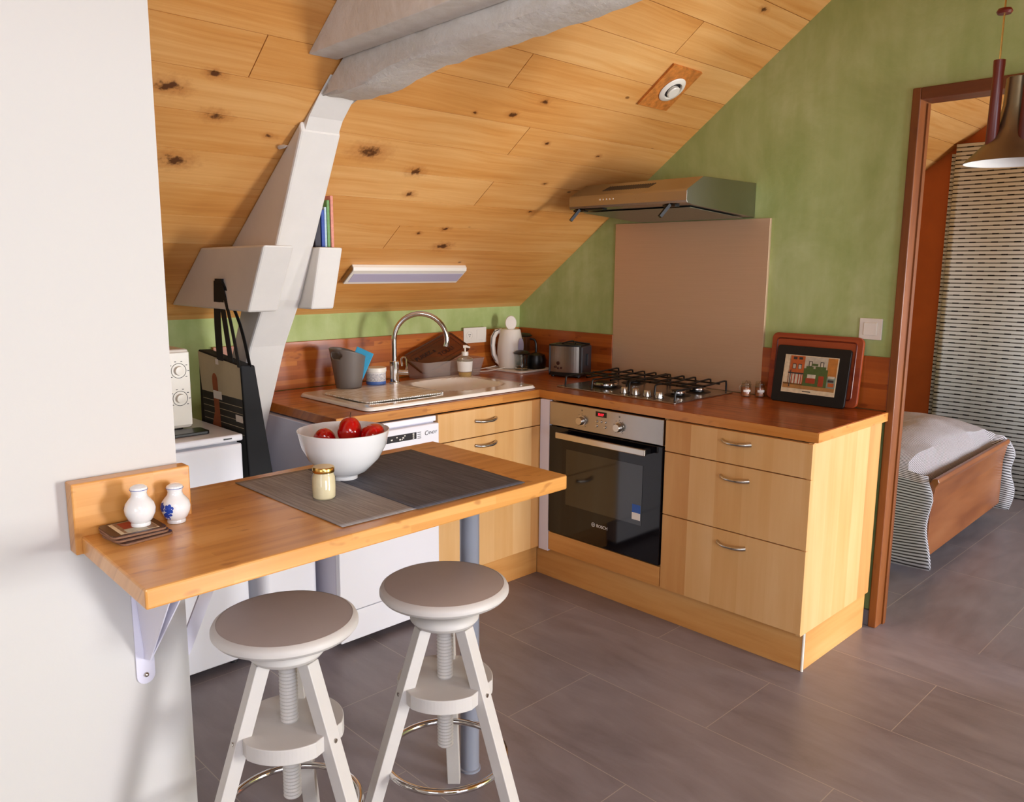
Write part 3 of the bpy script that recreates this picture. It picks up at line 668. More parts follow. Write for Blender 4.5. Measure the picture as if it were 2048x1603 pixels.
# tray, kettle, presses
T=Matrix.Translation((-.165,-.165,0))@Matrix.Rotation(R(3),4,'Z')
o=MB().prism(rrect(-.135,.115,-.135,.135,.02),'z',.9015,.906,0,T).tube([T@Vector((p[0],p[1],.908)) for p in rrect(-.133,.113,-.133,.133,.02)],.0035,0,8,True).build('serving_tray',M['plastic_w'],None); tag(o,'small white tray under the kettle and coffee press','tray')
kx,ky=-.185,-.115; kz=.9088
k=thing('kettle','white electric kettle with its lid flipped open on the tray','kettle',(kx,ky,kz))
MB().lathe([(0,0),(.060,0),(.063,.004),(.063,.02),(.069,.05),(.0715,.09),(.069,.13),(.061,.175),(.055,.205),(.050,.21),(0,.208)],(kx,ky,kz),36).build('body',M['plastic_w'],k)
hd=(-.715,.70)
P=lambda s,z:(kx+hd[0]*s,ky+hd[1]*s,kz+z)
MB().tube([P(.045,.20),P(.075,.195),P(.092,.165),P(.096,.12),P(.090,.07),P(.072,.035),P(.055,.02)],[.014,.016,.015,.014,.014,.013,.012],0,12).build('handle',M['plastic_w'],k)
MB().tube([(kx-.01+hd[0]*s,ky-.01+hd[1]*s,kz+z) for s,z in ((.06,.208),(.086,.195),(.1,.165),(.105,.12),(.098,.07),(.08,.035))],.002,0,6).build('dark_seam',M['dkgrey'],k)
MB().sphere(P(.080,.195),.012,0,14).build('switch',M['darkbrown'],k)
T=Matrix.Translation((kx+.005,ky+.002,kz+.196))@frame((0,0,0),(.715,-.70,0),(.05,.1,1))
MB().lathe([(0,0),(.028,.0),(.031,.006),(.028,.012),(0,.014)],(0,.046,0),28,0,T,sy=1.3).box(-.006,.006,-.01,.012,-.002,.01,0,T).build('lid',M['plastic_w'],k)
MB().tube([T@Vector((.028*cos(a*PI/12),.046+.037*sin(a*PI/12),-.001)) for a in range(24)],.0012,0,6,True).build('lid_seal',M['dkgrey'],k)
MB().lathe([(0,0),(.022,0),(.026,.003),(0,.004)],(0,0,0),24,0,Matrix.Translation((kx+.012,ky-.067,kz+.12))@frame((0,0,0),(1,.15,0),(0,0,1)),sy=1.7).build('water_window',M['diffuser'],k,label='grey oval water gauge')
cp=[(-.245,-.135,.914),(-.29,-.14,.912),(-.36,-.13,.905),(-.43,-.10,.9045),(-.45,-.06,.9045),(-.42,-.04,.9045),(-.36,-.045,.905),(-.29,-.06,.912),(-.25,-.07,.918)]
def smooth(pts,n=6):
    pts=[Vector(p) for p in pts]; out=[]
    for i in range(len(pts)-1):
        p0=pts[max(0,i-1)];p1=pts[i];p2=pts[i+1];p3=pts[min(len(pts)-1,i+2)]
        for k in range(n):
            t=k/n; out.append(.5*((2*p1)+(p2-p0)*t+(2*p0-5*p1+4*p2-p3)*t*t+(3*p1-p0-3*p2+p3)*t**3))
    return out+[pts[-1]]
MB().tube(smooth(cp),.003,0,8).build('power_cord',M['plastic_w'],k)
def press(x,y,z,r,h,name,label,hdir,kn):
    q=thing(name,label,'coffee press',(x,y,z))
    o=MB().lathe([(0,0),(r,0),(r,.003),(r,h),(r-.002,h),(r-.002,.004),(0,.004)],(x,y,z),28).build('glass_beaker',M['glass'],q)
    MB().lathe([(0,0),(r+.006,0),(r+.01,.005),(r*.9,.016),(.006,.02),(0,.02)],(x,y,z+h),28).build('lid',M['black'],q)
    MB().tube([(x,y,z+.02),(x,y,z+h)],.002).cyl((x,y,z+.02),r-.004,.004).cyl((x,y,z+.004),r+.001,.008).build('plunger',M['chrome'],q)
    hx,hy=hdir
    MB().tube(smooth([(x+hx*r,y+hy*r,z+h*.92),(x+hx*(r+.03),y+hy*(r+.03),z+h*.85),(x+hx*(r+.032),y+hy*(r+.032),z+h*.4),(x+hx*r,y+hy*r,z+h*.2)],4),.006 if kn<1 else .009).build('handle',M['black'],q)
    return q
q=press(-.195,-.215,.9065,.036,.085,'coffee_press','small glass coffee press with black lid in front of the kettle',(-.5,-.85),0)
press(-.064,-.092,.9065,.042,.165,'coffee_press','tall glass coffee press with black lid behind the toaster',(.5,-.85),0)
q=thing('coffee_grinder','round black kitchen appliance between coffee press and toaster','appliance',(-.098,-.235,.9))
MB().lathe([(0,0),(.045,0),(.05,.006),(.052,.05),(.045,.075),(.02,.085),(0,.086)],(-.098,-.232,.9065),28).build('housing',M['black'],q)
# toaster
ang=math.atan2(-.18,.06)+PI/2
tt=thing('toaster','brushed steel two-slice toaster with black ends next to the hob','toaster',(-.16,-.525,.9005),ang)
# local: x toward wall, y along length (positive = left)
fr=[]
n=12
for i in range(n+1):
    u=-1+2*i/n; fr.append((-.058-.012*(1-u*u),-.078*u*-1))
bk=[(-p[0],p[1]) for p in fr[::-1]]
MB().prism(fr+bk,'z',.026,.158).build('shell',M['steel'],tt,local=True)
for a_,b_ in ((-.079,-.098),(.079,.090)): MB().box(-.062,.062,a_,b_,.014,.160).build('end_cap',M['dkgrey'],tt,bevel=.006,local=True)
fr2=[(p[0]*1.03,p[1]*1.12) for p in fr+bk]
MB().prism(fr2,'z',.008,.026).build('base',M['black'],tt,local=True); MB().prism(fr2,'z',.158,.166).build('top_rim',M['black'],tt,local=True)
for y in (-.07,.07):
    for x in (-.045,.045): pass
for x,y in ((-.045,-.07),(-.045,.07),(.045,-.07),(.045,.07)): MB().cyl((x,y,0),.009,.009).build('foot',M['black'],tt,local=True)
MB().box(-.03,-.008,-.065,.065,.1655,.167).box(.008,.03,-.065,.065,.1655,.167).build('slots',M['ink'],tt,local=True)
MB().tube(smooth([(-.03,.03,.169),(-.02,-.01,.180),(.0,-.03,.177),(.02,-.06,.172),(.03,-.1,.168)],4),.004,0,8).tube(smooth([(-.02,-.04,.17),(0,-.02,.182),(.02,.01,.175)],4),.004,0,8).build('bun_rack',M['black'],tt,local=True)
MB().box(-.012,.012,-.098,-.108,.06,.12).build('lever',M['dkgrey'],tt,local=True,bevel=.002)
bt=MB()
def fbut(y,z,r): bt.lathe([(0,0),(r,0),(r*.9,.004),(0,.005)],(0,0,0),16,0,frame((-.0685,y,z),(0,-1,0),(0,0,1)))
fbut(.032,.072,.010);fbut(.049,.052,.006);fbut(.032,.046,.006);fbut(.014,.048,.006)
bt.build('dial_and_buttons',M['darkbrown'],tt,local=True)
# hob
h=thing('gas_hob','stainless four-burner gas hob with black pan supports','hob',(-.26,-1.06,.9))
MB().prism(rrect(-.487,-.03,-.737,-1.398,.008),'z',.9003,.9055).build('top_plate',M['steel'],h,bevel=.0015)
for y in (-1.09,-1.152,-1.214,-1.276):
    k_=MB().lathe([(0,0),(.017,0),(.0165,.004),(.0155,.024),(.014,.026),(0,.026)],(-.425,y,.9065),24).build('knob',M['satin'],h); MB().cyl((-.425,y,.9056),.021,.001).build('knob_ring',M['ink'],k_)
for x,y,r in ((-.34,-.915,.058),(-.14,-.925,.038),(-.30,-1.285,.036),(-.15,-1.285,.040)):
    bn=MB().lathe([(0,0),(r+.022,0),(r+.018,.003),(r*.8,.004),(r*.78,.012),(0,.012)],(x,y,.9055),32).build('burner',M['iron'],h)
    MB().lathe([(r*.8,.0),(r,.004),(r,.010),(r*.85,.013),(r*.8,.0)],(x,y,.914),36).build('flame_ring',M['chrome'],bn)
    MB().lathe([(0,.006),(r*.83,.006),(r*.8,.011),(0,.012)],(x,y,.918),32).build('burner_cap',M['iron'],bn)
zt=.950
for ys in ((-.765,-.925,-1.06),(-1.075,-1.215,-1.375)):
    g=MB()
    for y in (ys[0],ys[0]+(ys[1]-ys[0])*.55,ys[1],ys[1]+(ys[2]-ys[1])*.5,ys[2]):
        fx0=-.455 if (y>-1.04 or y<-1.3) else -.375
        full=y in (ys[0],ys[2],ys[1])
        g.tube(smooth([(fx0,y,.907),(fx0+.004,y,zt-.01),(fx0+.014,y,zt),(fx0+.05,y,zt)],3) if full else [(fx0+.05,y,zt),(fx0+.07,y,zt)],.0042,0,8)
        g.tube([(fx0+.05,y,zt),(-.20,y,zt),(-.075,y,zt+.006),(-.058,y,zt+.004),(-.055,y,zt-.012),(-.055,y,.907 if full else zt-.012)],.0042,0,8)
    for x in (-.32,-.24,-.13):
        g.tube([(x,ys[0]+.012,zt),(x,ys[2]-.012,zt)],.0042,0,8)
    g.build('pan_support',M['iron'],h)
# spice jars
def spice(x,y,label,g=None):
    q=thing('spice_jar',label,'jar',(x,y,.9005))
    MB().lathe([(0,0),(.019,0),(.022,.003),(.022,.045),(.018,.052),(.018,.056),(.0165,.056),(.0205,.044),(.0205,.004),(0,.003)],(x,y,.9005),24).build('glass_body',M['glass'],q)
    MB().lathe([(0,0),(.0195,0),(.0195,.034),(0,.034)],(x,y,.9045),24).build('spice',M['spice'],q)
    MB().lathe([(0,0),(.020,0),(.021,.004),(.018,.010),(0,.012)],(x,y,.957),24).build('glass_lid',M['glass'],q)
    MB().tube([(x+.0225*cos(2*PI*i/20),y+.0225*sin(2*PI*i/20),.953) for i in range(20)],.0009,0,6,True).tube([(x-.018,y+.014,.953),(x-.026,y+.018,.942),(x-.026,y+.017,.930)],.0009,0,6).tube([(x-.02,y,.953),(x,y,.970),(x+.02,y,.953)],.0009,0,6).build('wire_clamp',M['satin'],q)
    vs=[];fs=[]
    for i in range(7):
        a=R(225-42+84*i/6)
        for z in (.021,.031): vs.append((x+.0226*cos(a),y+.0226*sin(a),.9005+z))
    for i in range(6): fs.append((2*i,2*i+2,2*i+3,2*i+1))
    MB().add(vs,fs,0,True).build('jar_label',M['paper'],q)
spice(-.070,-1.482,'small clip-top spice jar nearer the hob'); spice(-.035,-1.530,'small clip-top spice jar nearer the chopping board')
# chopping board + picture
cb=thing('chopping_board','large reddish wooden chopping board leaning on the wall','board',(-.02,-1.75,.9))
T=frame((-.042,-1.76,.9015),(0,-1,0),(.030,0,.28))
MB().prism(rrect(-.196,.196,0,.285,.025),'z',-.016,0,0,T).build('board_plate',M['board'],cb,bevel=.003)
MB().tube([T@Vector((p[0],p[1],.0003)) for p in rrect(-.17,.17,.03,.262,.012)],.003,0,8,True).build('juice_groove',M['teak'],cb)
pf=thing('place_mat_picture','black framed mat with colourful street scene propped on the chopping board','picture',(-.07,-1.77,.9))
T=frame((-.083,-1.765,.9015),(0,-1,0),(.042,0,.235))
MB().prism(rrect(-.158,.158,0,.238,.012),'z',-.012,0,0,T).build('mat_board',M['black'],pf,bevel=.0015)
PC={'p':'d8c4a0','o':'b85a24','g':'b8ae98','gr':'4a5c28','w':'c8bca4','r':'9c3818','y':'b8742c','d':'38302c','s':'a8763c','t':'7c8a78'}
pm=[mat('print_'+{'p':'paper','o':'orange','g':'grey','gr':'green','w':'cream','r':'red','y':'ochre','d':'dark','s':'street','t':'teal'}[k],v,.6,noise=.15,nscale=60) for k,v in PC.items()]; ki=list(PC)
pc=MB()
def pq(x0,x1,y0,y1,k,l=1): pc.box(-.113+x0*.222,-.113+x1*.222,.045+y0*.152,.045+y1*.152,.0,.0004*l,ki.index(k),T)
pq(-.02,1.02,-.02,1.02,'p',1); pq(0,1,.12,1,'w',2); pq(0,.1,.2,1,'p',3); pq(.08,.38,.2,1,'o',3); pq(.38,.82,.55,1,'g',3); pq(.82,1,.5,1,'y',3); pq(0,1,.1,.25,'s',3)
pq(.38,.84,.2,.68,'gr',4); pq(.44,.62,.28,.42,'r',5); pq(.46,.62,.42,.52,'w',5); pq(.68,.78,.22,.5,'r',5); pq(.84,1,.2,.5,'t',4); pq(.86,.98,.46,.52,'w',5); pq(.1,.36,.24,.5,'w',4)
for x in (.15,.21,.28,.33): pq(x,x+.02,.24,.5,'r',5)
for x in (.15,.26): pq(x,x+.07,.64,.78,'d',4); pq(x+.01,x+.06,.65,.76,'g',5); pq(x,x+.07,.9,.97,'d',4)
for x in (.46,.68): pq(x,x+.07,.74,.88,'d',4); pq(x+.015,x+.055,.75,.86,'w',5)
pq(.08,.38,.5,.54,'d',5); pq(.12,.135,.14,.6,'d',6); pq(.52,.64,.76,.82,'gr',5); pq(.42,.56,.68,.74,'gr',5); pq(.6,.8,.68,.75,'gr',5); pq(.87,.98,.24,.34,'o',5); pq(.86,.97,.36,.42,'d',5); pq(.4,.56,.03,.055,'d',3)
pc.build('street_print',pm,pf)
# light switch
q=thing('light_switch','cream square light switch above the chopping board by the door frame','switch',(.016,-1.965,1.22))
MB().box(.010,.0195,-1.922,-2.011,1.178,1.262).build('plate',M['plastic_w'],q,bevel=.002)
MB().box(.006,.0105,-1.940,-1.993,1.195,1.245).build('rocker',M['plastic_w'],q,bevel=.002)
# hood
h=thing('range_hood','slim steel range hood mounted above the splash panel','hood',(-.2,-1.12,1.68))
pro=[(.019,1.672),(-.455,1.700),(-.503,1.706),(-.508,1.716),(-.508,1.752),(-.503,1.760),(-.395,1.815),(.019,1.818)]
MB().prism(pro,'y',-.815,-1.428).build('body',M['steel'],h,bevel=.0015)
sl=MB(); dv=Vector((.108,0,.055)).normalized()
for i in range(20):
    y=-.97-i*.0125
    sl.bar((-.466+0,y,1.7795),(-.425,y-.012,1.8005),.0035,.001)
sl.build('vent_slots',M['ink'],h)
for i in range(5):
    MB().box(-.5095,-.5075,-.985-i*.018,-.992-i*.018,1.736,1.742).build('button',M['chrome'],h)
MB().box(-.44,-.03,-.84,-1.40,1.6705,1.672,0,Matrix.Translation((-.235,0,1.672))@Matrix.Rotation(R(3.4),4,'Y')@Matrix.Translation((.235,0,-1.6725+.0105))).build('filter_grille',M['filter'],h)
for y in (-.865,-1.34):
    MB().bar((-.495,y,1.703),(-.527,y+.022,1.655),.024,.012).box(-.50,-.47,y-.03,y+.03,1.694,1.703).build('flap_catch',M['black'],h)
MB().box(-.50,-.47,-.90,-1.0,1.698,1.7035).build('slide_rail',M['black'],h)
# strip light on slope, vent, pad : local slope frames
def slopeT(x,y): return frame((x,y,ZC-KS*y),(1,0,0),(0,-1,KS))   # z axis = x cross y
def SF(x,y):
    o=Vector((x,y,ZC-KS*y)); xd=Vector((1,0,0)); yd=Vector((0,1,-KS)).normalized(); zd=-xd.cross(yd)   # zd points into room (down)
    return Matrix(((xd.x,yd.x,zd.x,o.x),(xd.y,yd.y,zd.y,o.y),(xd.z,yd.z,zd.z,o.z),(0,0,0,1)))
T=SF(-.985,-.245)
q=thing('strip_light','slim white under-ceiling strip lamp above the faucet','lamp',tuple(T@Vector((0,0,0))))
MB().prism([(-.055,.001),(-.055,.016),(-.045,.026),(.052,.026),(.055,.02),(.055,.001)],'x',-.315,.325,0,T).build('housing',M['plastic_w'],q)
MB().box(-.30,.32,-.022,.038,.0262,.0275,0,T).build('diffuser',M['diffuser'],q,label='lavender diffuser strip')
MB().box(-.318,-.315,-.05,.05,.002,.022,0,T).build('end_cap',M['steel'],q)
T=SF(-.405,-1.262)
q=thing('ceiling_vent','round white air vent on a patterned wood pad in the ceiling','vent',tuple(T@Vector((0,0,0))))
MB().box(-.11,.085,-.105,.105,.001,.010,0,T).build('wood_pad',M['osb'],q)
MB().lathe([(0,.0105),(.058,.0105),(.060,.013),(.055,.018),(.040,.021),(.036,.012),(0,.012)],(.0,.0,0),36,0,T).build('vent_ring',M['plastic_w'],q)
MB().lathe([(.0355,.0125),(.0355,.0145),(.024,.0145),(.024,.0125)],(0,0,0),30,0,T).build('air_gap',M['ink'],q)
MB().lathe([(0,.012),(.026,.012),(.028,.022),(.024,.026),(0,.027)],(.006,.004,0),30,0,T).build('vent_disc',M['plastic_w'],q)
# books on right clamp
for k,(xa,xb,h_,c_,nm,lb,dy) in enumerate(((-1.654,-1.643,.178,'d88a78','pink','salmon pink slim book, nearest the ceiling boards on the beam',0),(-1.6665,-1.6555,.155,'6a9a58','green','green slim book beside the salmon pink one on the beam',.004),(-1.676,-1.668,.13,'b8ccd8','light_blue','thin pale blue booklet between green and navy books',.006),(-1.690,-1.6775,.12,'28489c','blue','blue slim book on the beam end',.004),(-1.715,-1.6915,.10,'201828','black','black thick book half hidden by the white post',.008))):
    b=thing('book',lb,'book',((xa+xb)/2,-.69+dy,1.5185),0,'books standing on the truss beam')
    y0=-.70+dy; y1=y0+.075; zt_=min(1.5185+h_+.01,zceil(y1)-.006)
    MB().box(xa,xb,y0,y1,1.5185,zt_).build('cover',mat('cover_'+nm,c_,.5,noise=.15,nscale=90),b,bevel=.001)
    MB().box(xa+.001,xb-.001,y1,y1+.001,1.521,zt_-.003).build('pages',M['paper'],b)
# ================================================================= LEFT NOOK
fr_=thing('fridge','white under-counter fridge behind the partition wall','fridge',(-2.28,-.3,0))
MB().box(-2.58,-1.982,-.03,-.565,.02,.84).build('body',M['white'],fr_,bevel=.004)
MB().box(-2.58,-1.982,-.567,-.603,.03,.832).build('door',M['white'],fr_,bevel=.006)
MB().box(-2.585,-1.978,-.02,-.605,.841,.865).build('top_plate',M['white'],fr_,bevel=.006)
MB().box(-2.05,-2.02,-.6045,-.6065,.851,.856).build('badge',M['dkgrey'],fr_)
for x,y in ((-2.03,-.55),(-2.03,-.08),(-2.53,-.55),(-2.53,-.08)): MB().cyl((x,y,0),.015,.022).build('foot',M['dkgrey'],fr_)
mw=thing('microwave','white microwave with two round dials standing on the fridge','microwave',(-2.29,-.24,.866))
MB().box(-2.52,-2.075,-.06,-.415,.874,1.158).build('body',M['plastic_w'],mw,bevel=.01)
MB().box(-2.20,-2.078,-.415,-.423,.885,1.148).build('control_panel',M['plastic_w'],mw,bevel=.003)
for z in (1.083,.984):
    kn=MB().lathe([(0,0),(.017,0),(.015,.012),(0,.013)],(0,0,0),24,0,frame((-2.118,-.4235,z),(1,0,0),(0,0,1))).build('dial',M['plastic_w'],mw)
    MB().tube([(-2.118+.026*cos(2*PI*i/30),-.4235,z+.026*sin(2*PI*i/30)) for i in range(30)],.0009,0,6,True).build('dial_ring',M['ink'],kn)
    mk=MB()
    for i in range(8):
        a=R(-40+i*37); mk.box(-2.118+.034*cos(a)-.003,-2.118+.034*cos(a)+.003,-.4232,-.4238,z+.034*sin(a)-.0012,z+.034*sin(a)+.0012)
    mk.build('dial_marks',M['ink'],kn)
for x,y in ((-2.11,-.38),(-2.48,-.38),(-2.11,-.1),(-2.48,-.1)): MB().cyl((x,y,.866),.012,.009).build('foot',M['dkgrey'],mw)
o=MB().prism(rrect(-2.20,-2.062,-.53,-.445,.012),'z',.8655,.877).build('phone_case',M['black'],bevel=.002); tag(o,'flat black case lying on the fridge before the microwave','case')
# bag
bg_=thing('shopping_bag','black and beige shopping bag with baguette print hanging from the beam','bag',(-1.96,-.5,.5))
def wedge(xa,xb,xa2,xb2,ya,yb,z0,z1):
    return [(xa,ya,z0),(xb,ya,z0),(xb,yb,z0),(xa,yb,z0),(xa2,ya,z1),(xb2,ya,z1),(xb2,yb,z1),(xa2,yb,z1)]
W6=[(0,3,2,1),(4,5,6,7),(0,1,5,4),(1,2,6,5),(2,3,7,6),(3,0,4,7)]
MB().add([(-1.959,-.61,.612),(-1.8595,-.61,.612),(-1.8595,-.211,.612),(-1.959,-.211,.612),(-1.977,-.612,1.108),(-1.925,-.612,1.104),(-1.925,-.26,1.135),(-1.975,-.26,1.137)],W6).build('bag_body',M['bagk'],bg_,bevel=.004)
def bp(y,z,o=.0): # on the bag's printed face: interpolate x
    t_=(z-.50)/.608; return (-1.9555-(.0215)*t_-.0012-o, y, z)
def face_quad(mb,y0,y1,z0,z1,o,m=0): mb.add([bp(y0,z0,o),bp(y1,z0,o),bp(y1,z1,o),bp(y0,z1,o)],[(0,1,2,3)],m)
m=MB(); m.add([bp(-.605,.985,.0004),bp(-.275,.985,.0004),bp(-.266,1.132,.0004),bp(-.606,1.1045,.0004)],[(0,1,2,3)])
m.build('beige_panel',M['jute'],bg_)
m=MB(); face_quad(m,-.605,-.275,.62,.985,.0004); m.build('dark_print_panel',M['bagprint'],bg_)
m=MB()
for z in (.955,.93,.905,.88,.855): face_quad(m,-.60,-.28,z,z+.002,.0008)
m.build('print_stripes',M['jute'],bg_)
m=MB(); m.add([bp(-.395+.022*cos(a),1.035+.025*sin(a),.0012) for a in [PI*i/8 for i in range(9)]]+[bp(-.417,.86,.0012),bp(-.373,.86,.0012)],[tuple(range(11))])
m.add([bp(-.345,.86,.0013),bp(-.375,.86,.0013),bp(-.40,.93,.0013),bp(-.385,.935,.0013)],[(0,1,2,3)]); m.build('baguette_print',M['bread'],bg_)
for q_ in ((-.445,-.375,.965,.995),(-.60,-.545,.90,.925),(-.44,-.415,1.095,1.115)):
    m=MB(); face_quad(m,*q_,.0018); m.build('print_tag',M['paper'],bg_)
m=MB()
for pts in ([(-1.978,-.455,1.112),(-1.983,-.46,1.25),(-1.995,-.50,1.398)],[(-1.972,-.53,1.105),(-1.978,-.52,1.2),(-1.995,-.512,1.398)],[(-1.98,-.605,1.10),(-1.985,-.57,1.25),(-1.996,-.53,1.398)],[(-1.94,-.606,1.10),(-1.96,-.585,1.25),(-1.998,-.54,1.40)]):
    P=smooth(pts,5)
    wd=.026 if pts[0][1]>-.5 else (.018 if pts[0][1]>-.56 else .011)
    vs=[];
    for p in P: vs+=[(p.x-.0015,p.y-wd,p.z),(p.x+.0015,p.y-wd*.9,p.z),(p.x+.0015,p.y+wd,p.z),(p.x-.0015,p.y+wd,p.z)]
    n=len(P); fs=[(0,1,2,3),tuple(range(4*n-4,4*n))[::-1]]
    for i in range(n-1): fs+=[(4*i+k,4*i+(k+1)%4,4*i+4+(k+1)%4,4*i+4+k) for k in range(4)]
    m.add(vs,fs)
m.box(-2.0,-1.9925,-.545,-.49,1.39,1.405)
m.build('strap',M['bagk'],bg_)
# bin
o=thing('waste_bin','narrow white bin between the fridge and the dishwasher','bin',(-1.84,-.55,0))
MB().prism(rrect(-1.955,-1.728,-.66,-.42,.03,8),'z',0,.575).build('body',M['white'],o)
MB().prism(rrect(-1.958,-1.725,-.663,-.417,.03,8),'z',.577,.600).build('lid',M['white'],o,bevel=.006)
# ================================================================= BAR
o=thing('breakfast_bar','bamboo breakfast bar top fixed to the white partition wall','breakfast bar',(-2.2,-1.6,.862))
MB().prism([(-2.782,-1.885),(-1.668,-1.862),(-1.659,-1.853),(-1.659,-1.277),(-2.55,-1.30),(-2.55,-1.468),(-2.55,-1.511),(-2.772,-1.511)],'z',.862,.90).build('slab',M['bam_x'],o,bevel=.004)
MB().box(-2.784,-2.541,-1.512+.0008,-1.4715,.8615,1.012).build('upstand',M['bam_x'],o,bevel=.003)
lg=thing('table_leg','grey telescopic steel leg holding up the free end of the bar','leg',(-1.823,-1.641,0))
MB().lathe([(0,0),(.032,0),(.032,.006),(.0275,.008),(.0275,.785),(.029,.787),(.029,.800),(.0275,.802),(0,.802)],(-1.823,-1.641,0),32).build('lower_tube',M['grey_steel'],lg)
MB().cyl((-1.823,-1.641,.802),.0238,.0595).build('upper_tube',M['grey_steel'],lg)
def bracket(name,label,base,ax,w,plate_z,arm):
    q=thing(name,label,'bracket',base); x,y,z=base
    if ax=='y':
        pl=MB(); pl.prism([(x-w/2,z+w/2)]+[(x+w/2*cos(a),z+w/2+w/2*sin(a)) for a in [PI+PI*i/10 for i in range(11)]]+[(x+w/2,z+w/2),(x+w/2,.8605),(x-w/2,.8605)],'y',y,y-.004)
        pl.build('wall_plate',M['white2'],q)
        MB().box(x-w/2,x+w/2,y-.005,y-arm,.856,.8605).build('top_arm',M['white2'],q)
        m=MB(); zz=z+.06
        for s in (-1,1): m.add([(x,y-.005,zz),(x+s*w*.42,y-.005,.80),(x+s*w*.42,y-arm+.03,.855),(x+s*.002,y-.04,zz+.01)],[(0,1,2,3)])
        o_=m.build('brace',M['white2'],q); s_=o_.modifiers.new('s','SOLIDIFY'); s_.thickness=.003
        m=MB()
        for zz in (z+.022,.70): m.sphere((x,y-.005,zz),.006,0,12)
        m.build('screws',M['satin'],q)
    else:
        MB().box(x,x+.004,y-w/2,y+w/2,z,.8605).build('wall_plate',M['white2'],q)
        MB().box(x+.005,x+arm,y-w/2,y+w/2,.856,.8605).build('top_arm',M['white2'],q)
        MB().bar((x+.006,y,z+.03),(x+arm*.72,y,.854),w*.8,.006,0,(0,1,0)).build('brace',M['white2'],q)
bracket('shelf_bracket','white steel bracket screwed to the partition below the bar',(-2.652,-1.4705,.515),'y',.040,.2,.30)
bracket('shelf_bracket','white steel bracket on the end of the partition, behind the left stool',(-2.5525,-1.42,.50),'x',.04,.2,.22)
# bowl + fruit
bx,by,bz=-2.125,-1.488,.9035
o=MB().lathe([(0,.004),(.030,.004),(.032,0),(.034,0),(.034,.009),(.060,.022),(.092,.055),(.110,.090),(.118,.128),(.1185,.130),(.1165,.1305),(.108,.092),(.089,.058),(.056,.026),(.02,.013),(0,.012)],(bx,by,bz),56).build('fruit_bowl',M['porcelain']); tag(o,'white porcelain fruit bowl standing on the two place mats','bowl')
def uv(u,v): return (bx+.715*u+.699*v,by-.699*u+.715*v)
def fruit(u,v,z,r,tilt,label,stem=False,pear=1.0):
    x,y=uv(u,v); q=thing('red_fruit',label,'fruit',(x,y,z),0,'glossy red fruit in the white bowl')
    T=Matrix.Translation((x,y,z))@Matrix.Rotation(R(tilt[0]),4,'X')@Matrix.Rotation(R(tilt[1]),4,'Y')
    pr=[(0,-r*.86),(r*.3,-r*.9),(r*.75,-r*.62),(r,-.0),(r*.90,r*.45),(r*.62*pear,r*.85*pear+r*.0),(r*.36,r*1.08*pear),(r*.12,r*1.12*pear),(0,r*1.02*pear)]
    P=[]
    for a,b in zip(pr[:-1],pr[1:]):
        for k in range(3): P.append((a[0]+(b[0]-a[0])*k/3,a[1]+(b[1]-a[1])*k/3))
    P.append(pr[-1])
    MB().lathe(pr,(0,0,0),28,0,T).build('flesh',M['red'],q,sub=2)
    if stem: MB().tube([T@Vector(p) for p in ((0,0,r*1.0),(0.001,.002,r*1.25),(.006,.006,r*1.55))],.0016,0,8).build('stem',M['stem'],q)
fruit(.014,.010,bz+.119,.034,(0,4),'red fruit with upright stem in the middle of the bowl',True,1.12)
fruit(-.052,.008,bz+.100,.031,(30,-20),'red fruit at the left side of the bowl')
fruit(.076,-.004,bz+.112,.034,(-20,50),'red fruit at the right side of the bowl')
fruit(.044,.050,bz+.098,.027,(20,30),'red fruit at the back of the bowl')
# mats
def matobj(poly,z,m,label):
    vs=[];n=24
    # polygon in bilinear grid with a slight wave
    A,Bq,C,D=[Vector((p[0],p[1],0)) for p in poly]
    for j in range(n+1):
        for i in range(n+1):
            u,v=i/n,j/n; p=(A*(1-u)+Bq*u)*(1-v)+(D*(1-u)+C*u)*v
            edge=min(u,1-u); p.z=z+.0012*sin(v*9+u*3)*max(0,.25-edge)*4*.5+.0021
            vs.append(p)
    fs=[(j*(n+1)+i,j*(n+1)+i+1,(j+1)*(n+1)+i+1,(j+1)*(n+1)+i) for j in range(n) for i in range(n)]
    o=MB().add(vs,fs,0,True).build('place_mat',m); s_=o.modifiers.new('s','SOLIDIFY'); s_.thickness=.0012; s_.offset=-1
    tag(o,label,'place mat',None)
matobj([(-2.355,-1.335),(-2.03,-1.335),(-2.03,-1.832),(-2.350,-1.829)],.9005,M['mat1'],'taupe woven place mat under the honey jar')
matobj([(-2.150,-1.345),(-1.795,-1.340),(-1.808,-1.842),(-2.155,-1.838)],.9021,M['mat2'],'dark charcoal woven place mat on the right of the bar')
# honey jar
hx_,hy_=-2.262,-1.612
q=thing('honey_jar','small glass jar of creamy honey with gold lid','jar',(hx_,hy_,.903))
MB().lathe([(0,0),(.023,0),(.0265,.004),(.0275,.03),(.0265,.052),(.023,.060),(.023,.064),(0,.064)],(hx_,hy_,.9035),32).build('honey',M['cream'],q)
MB().lathe([(.024,0),(.0285,.003),(.0285,.053),(.0245,.062),(.0245,.066)],(hx_,hy_,.9033),32).build('glass_wall',M['glass'],q)
MB().lathe([(0,.0),(.0255,0),(.0262,.002),(.0262,.011),(.0245,.0135),(0,.013)],(hx_,hy_,.9675),32).build('lid',M['gold'],q)
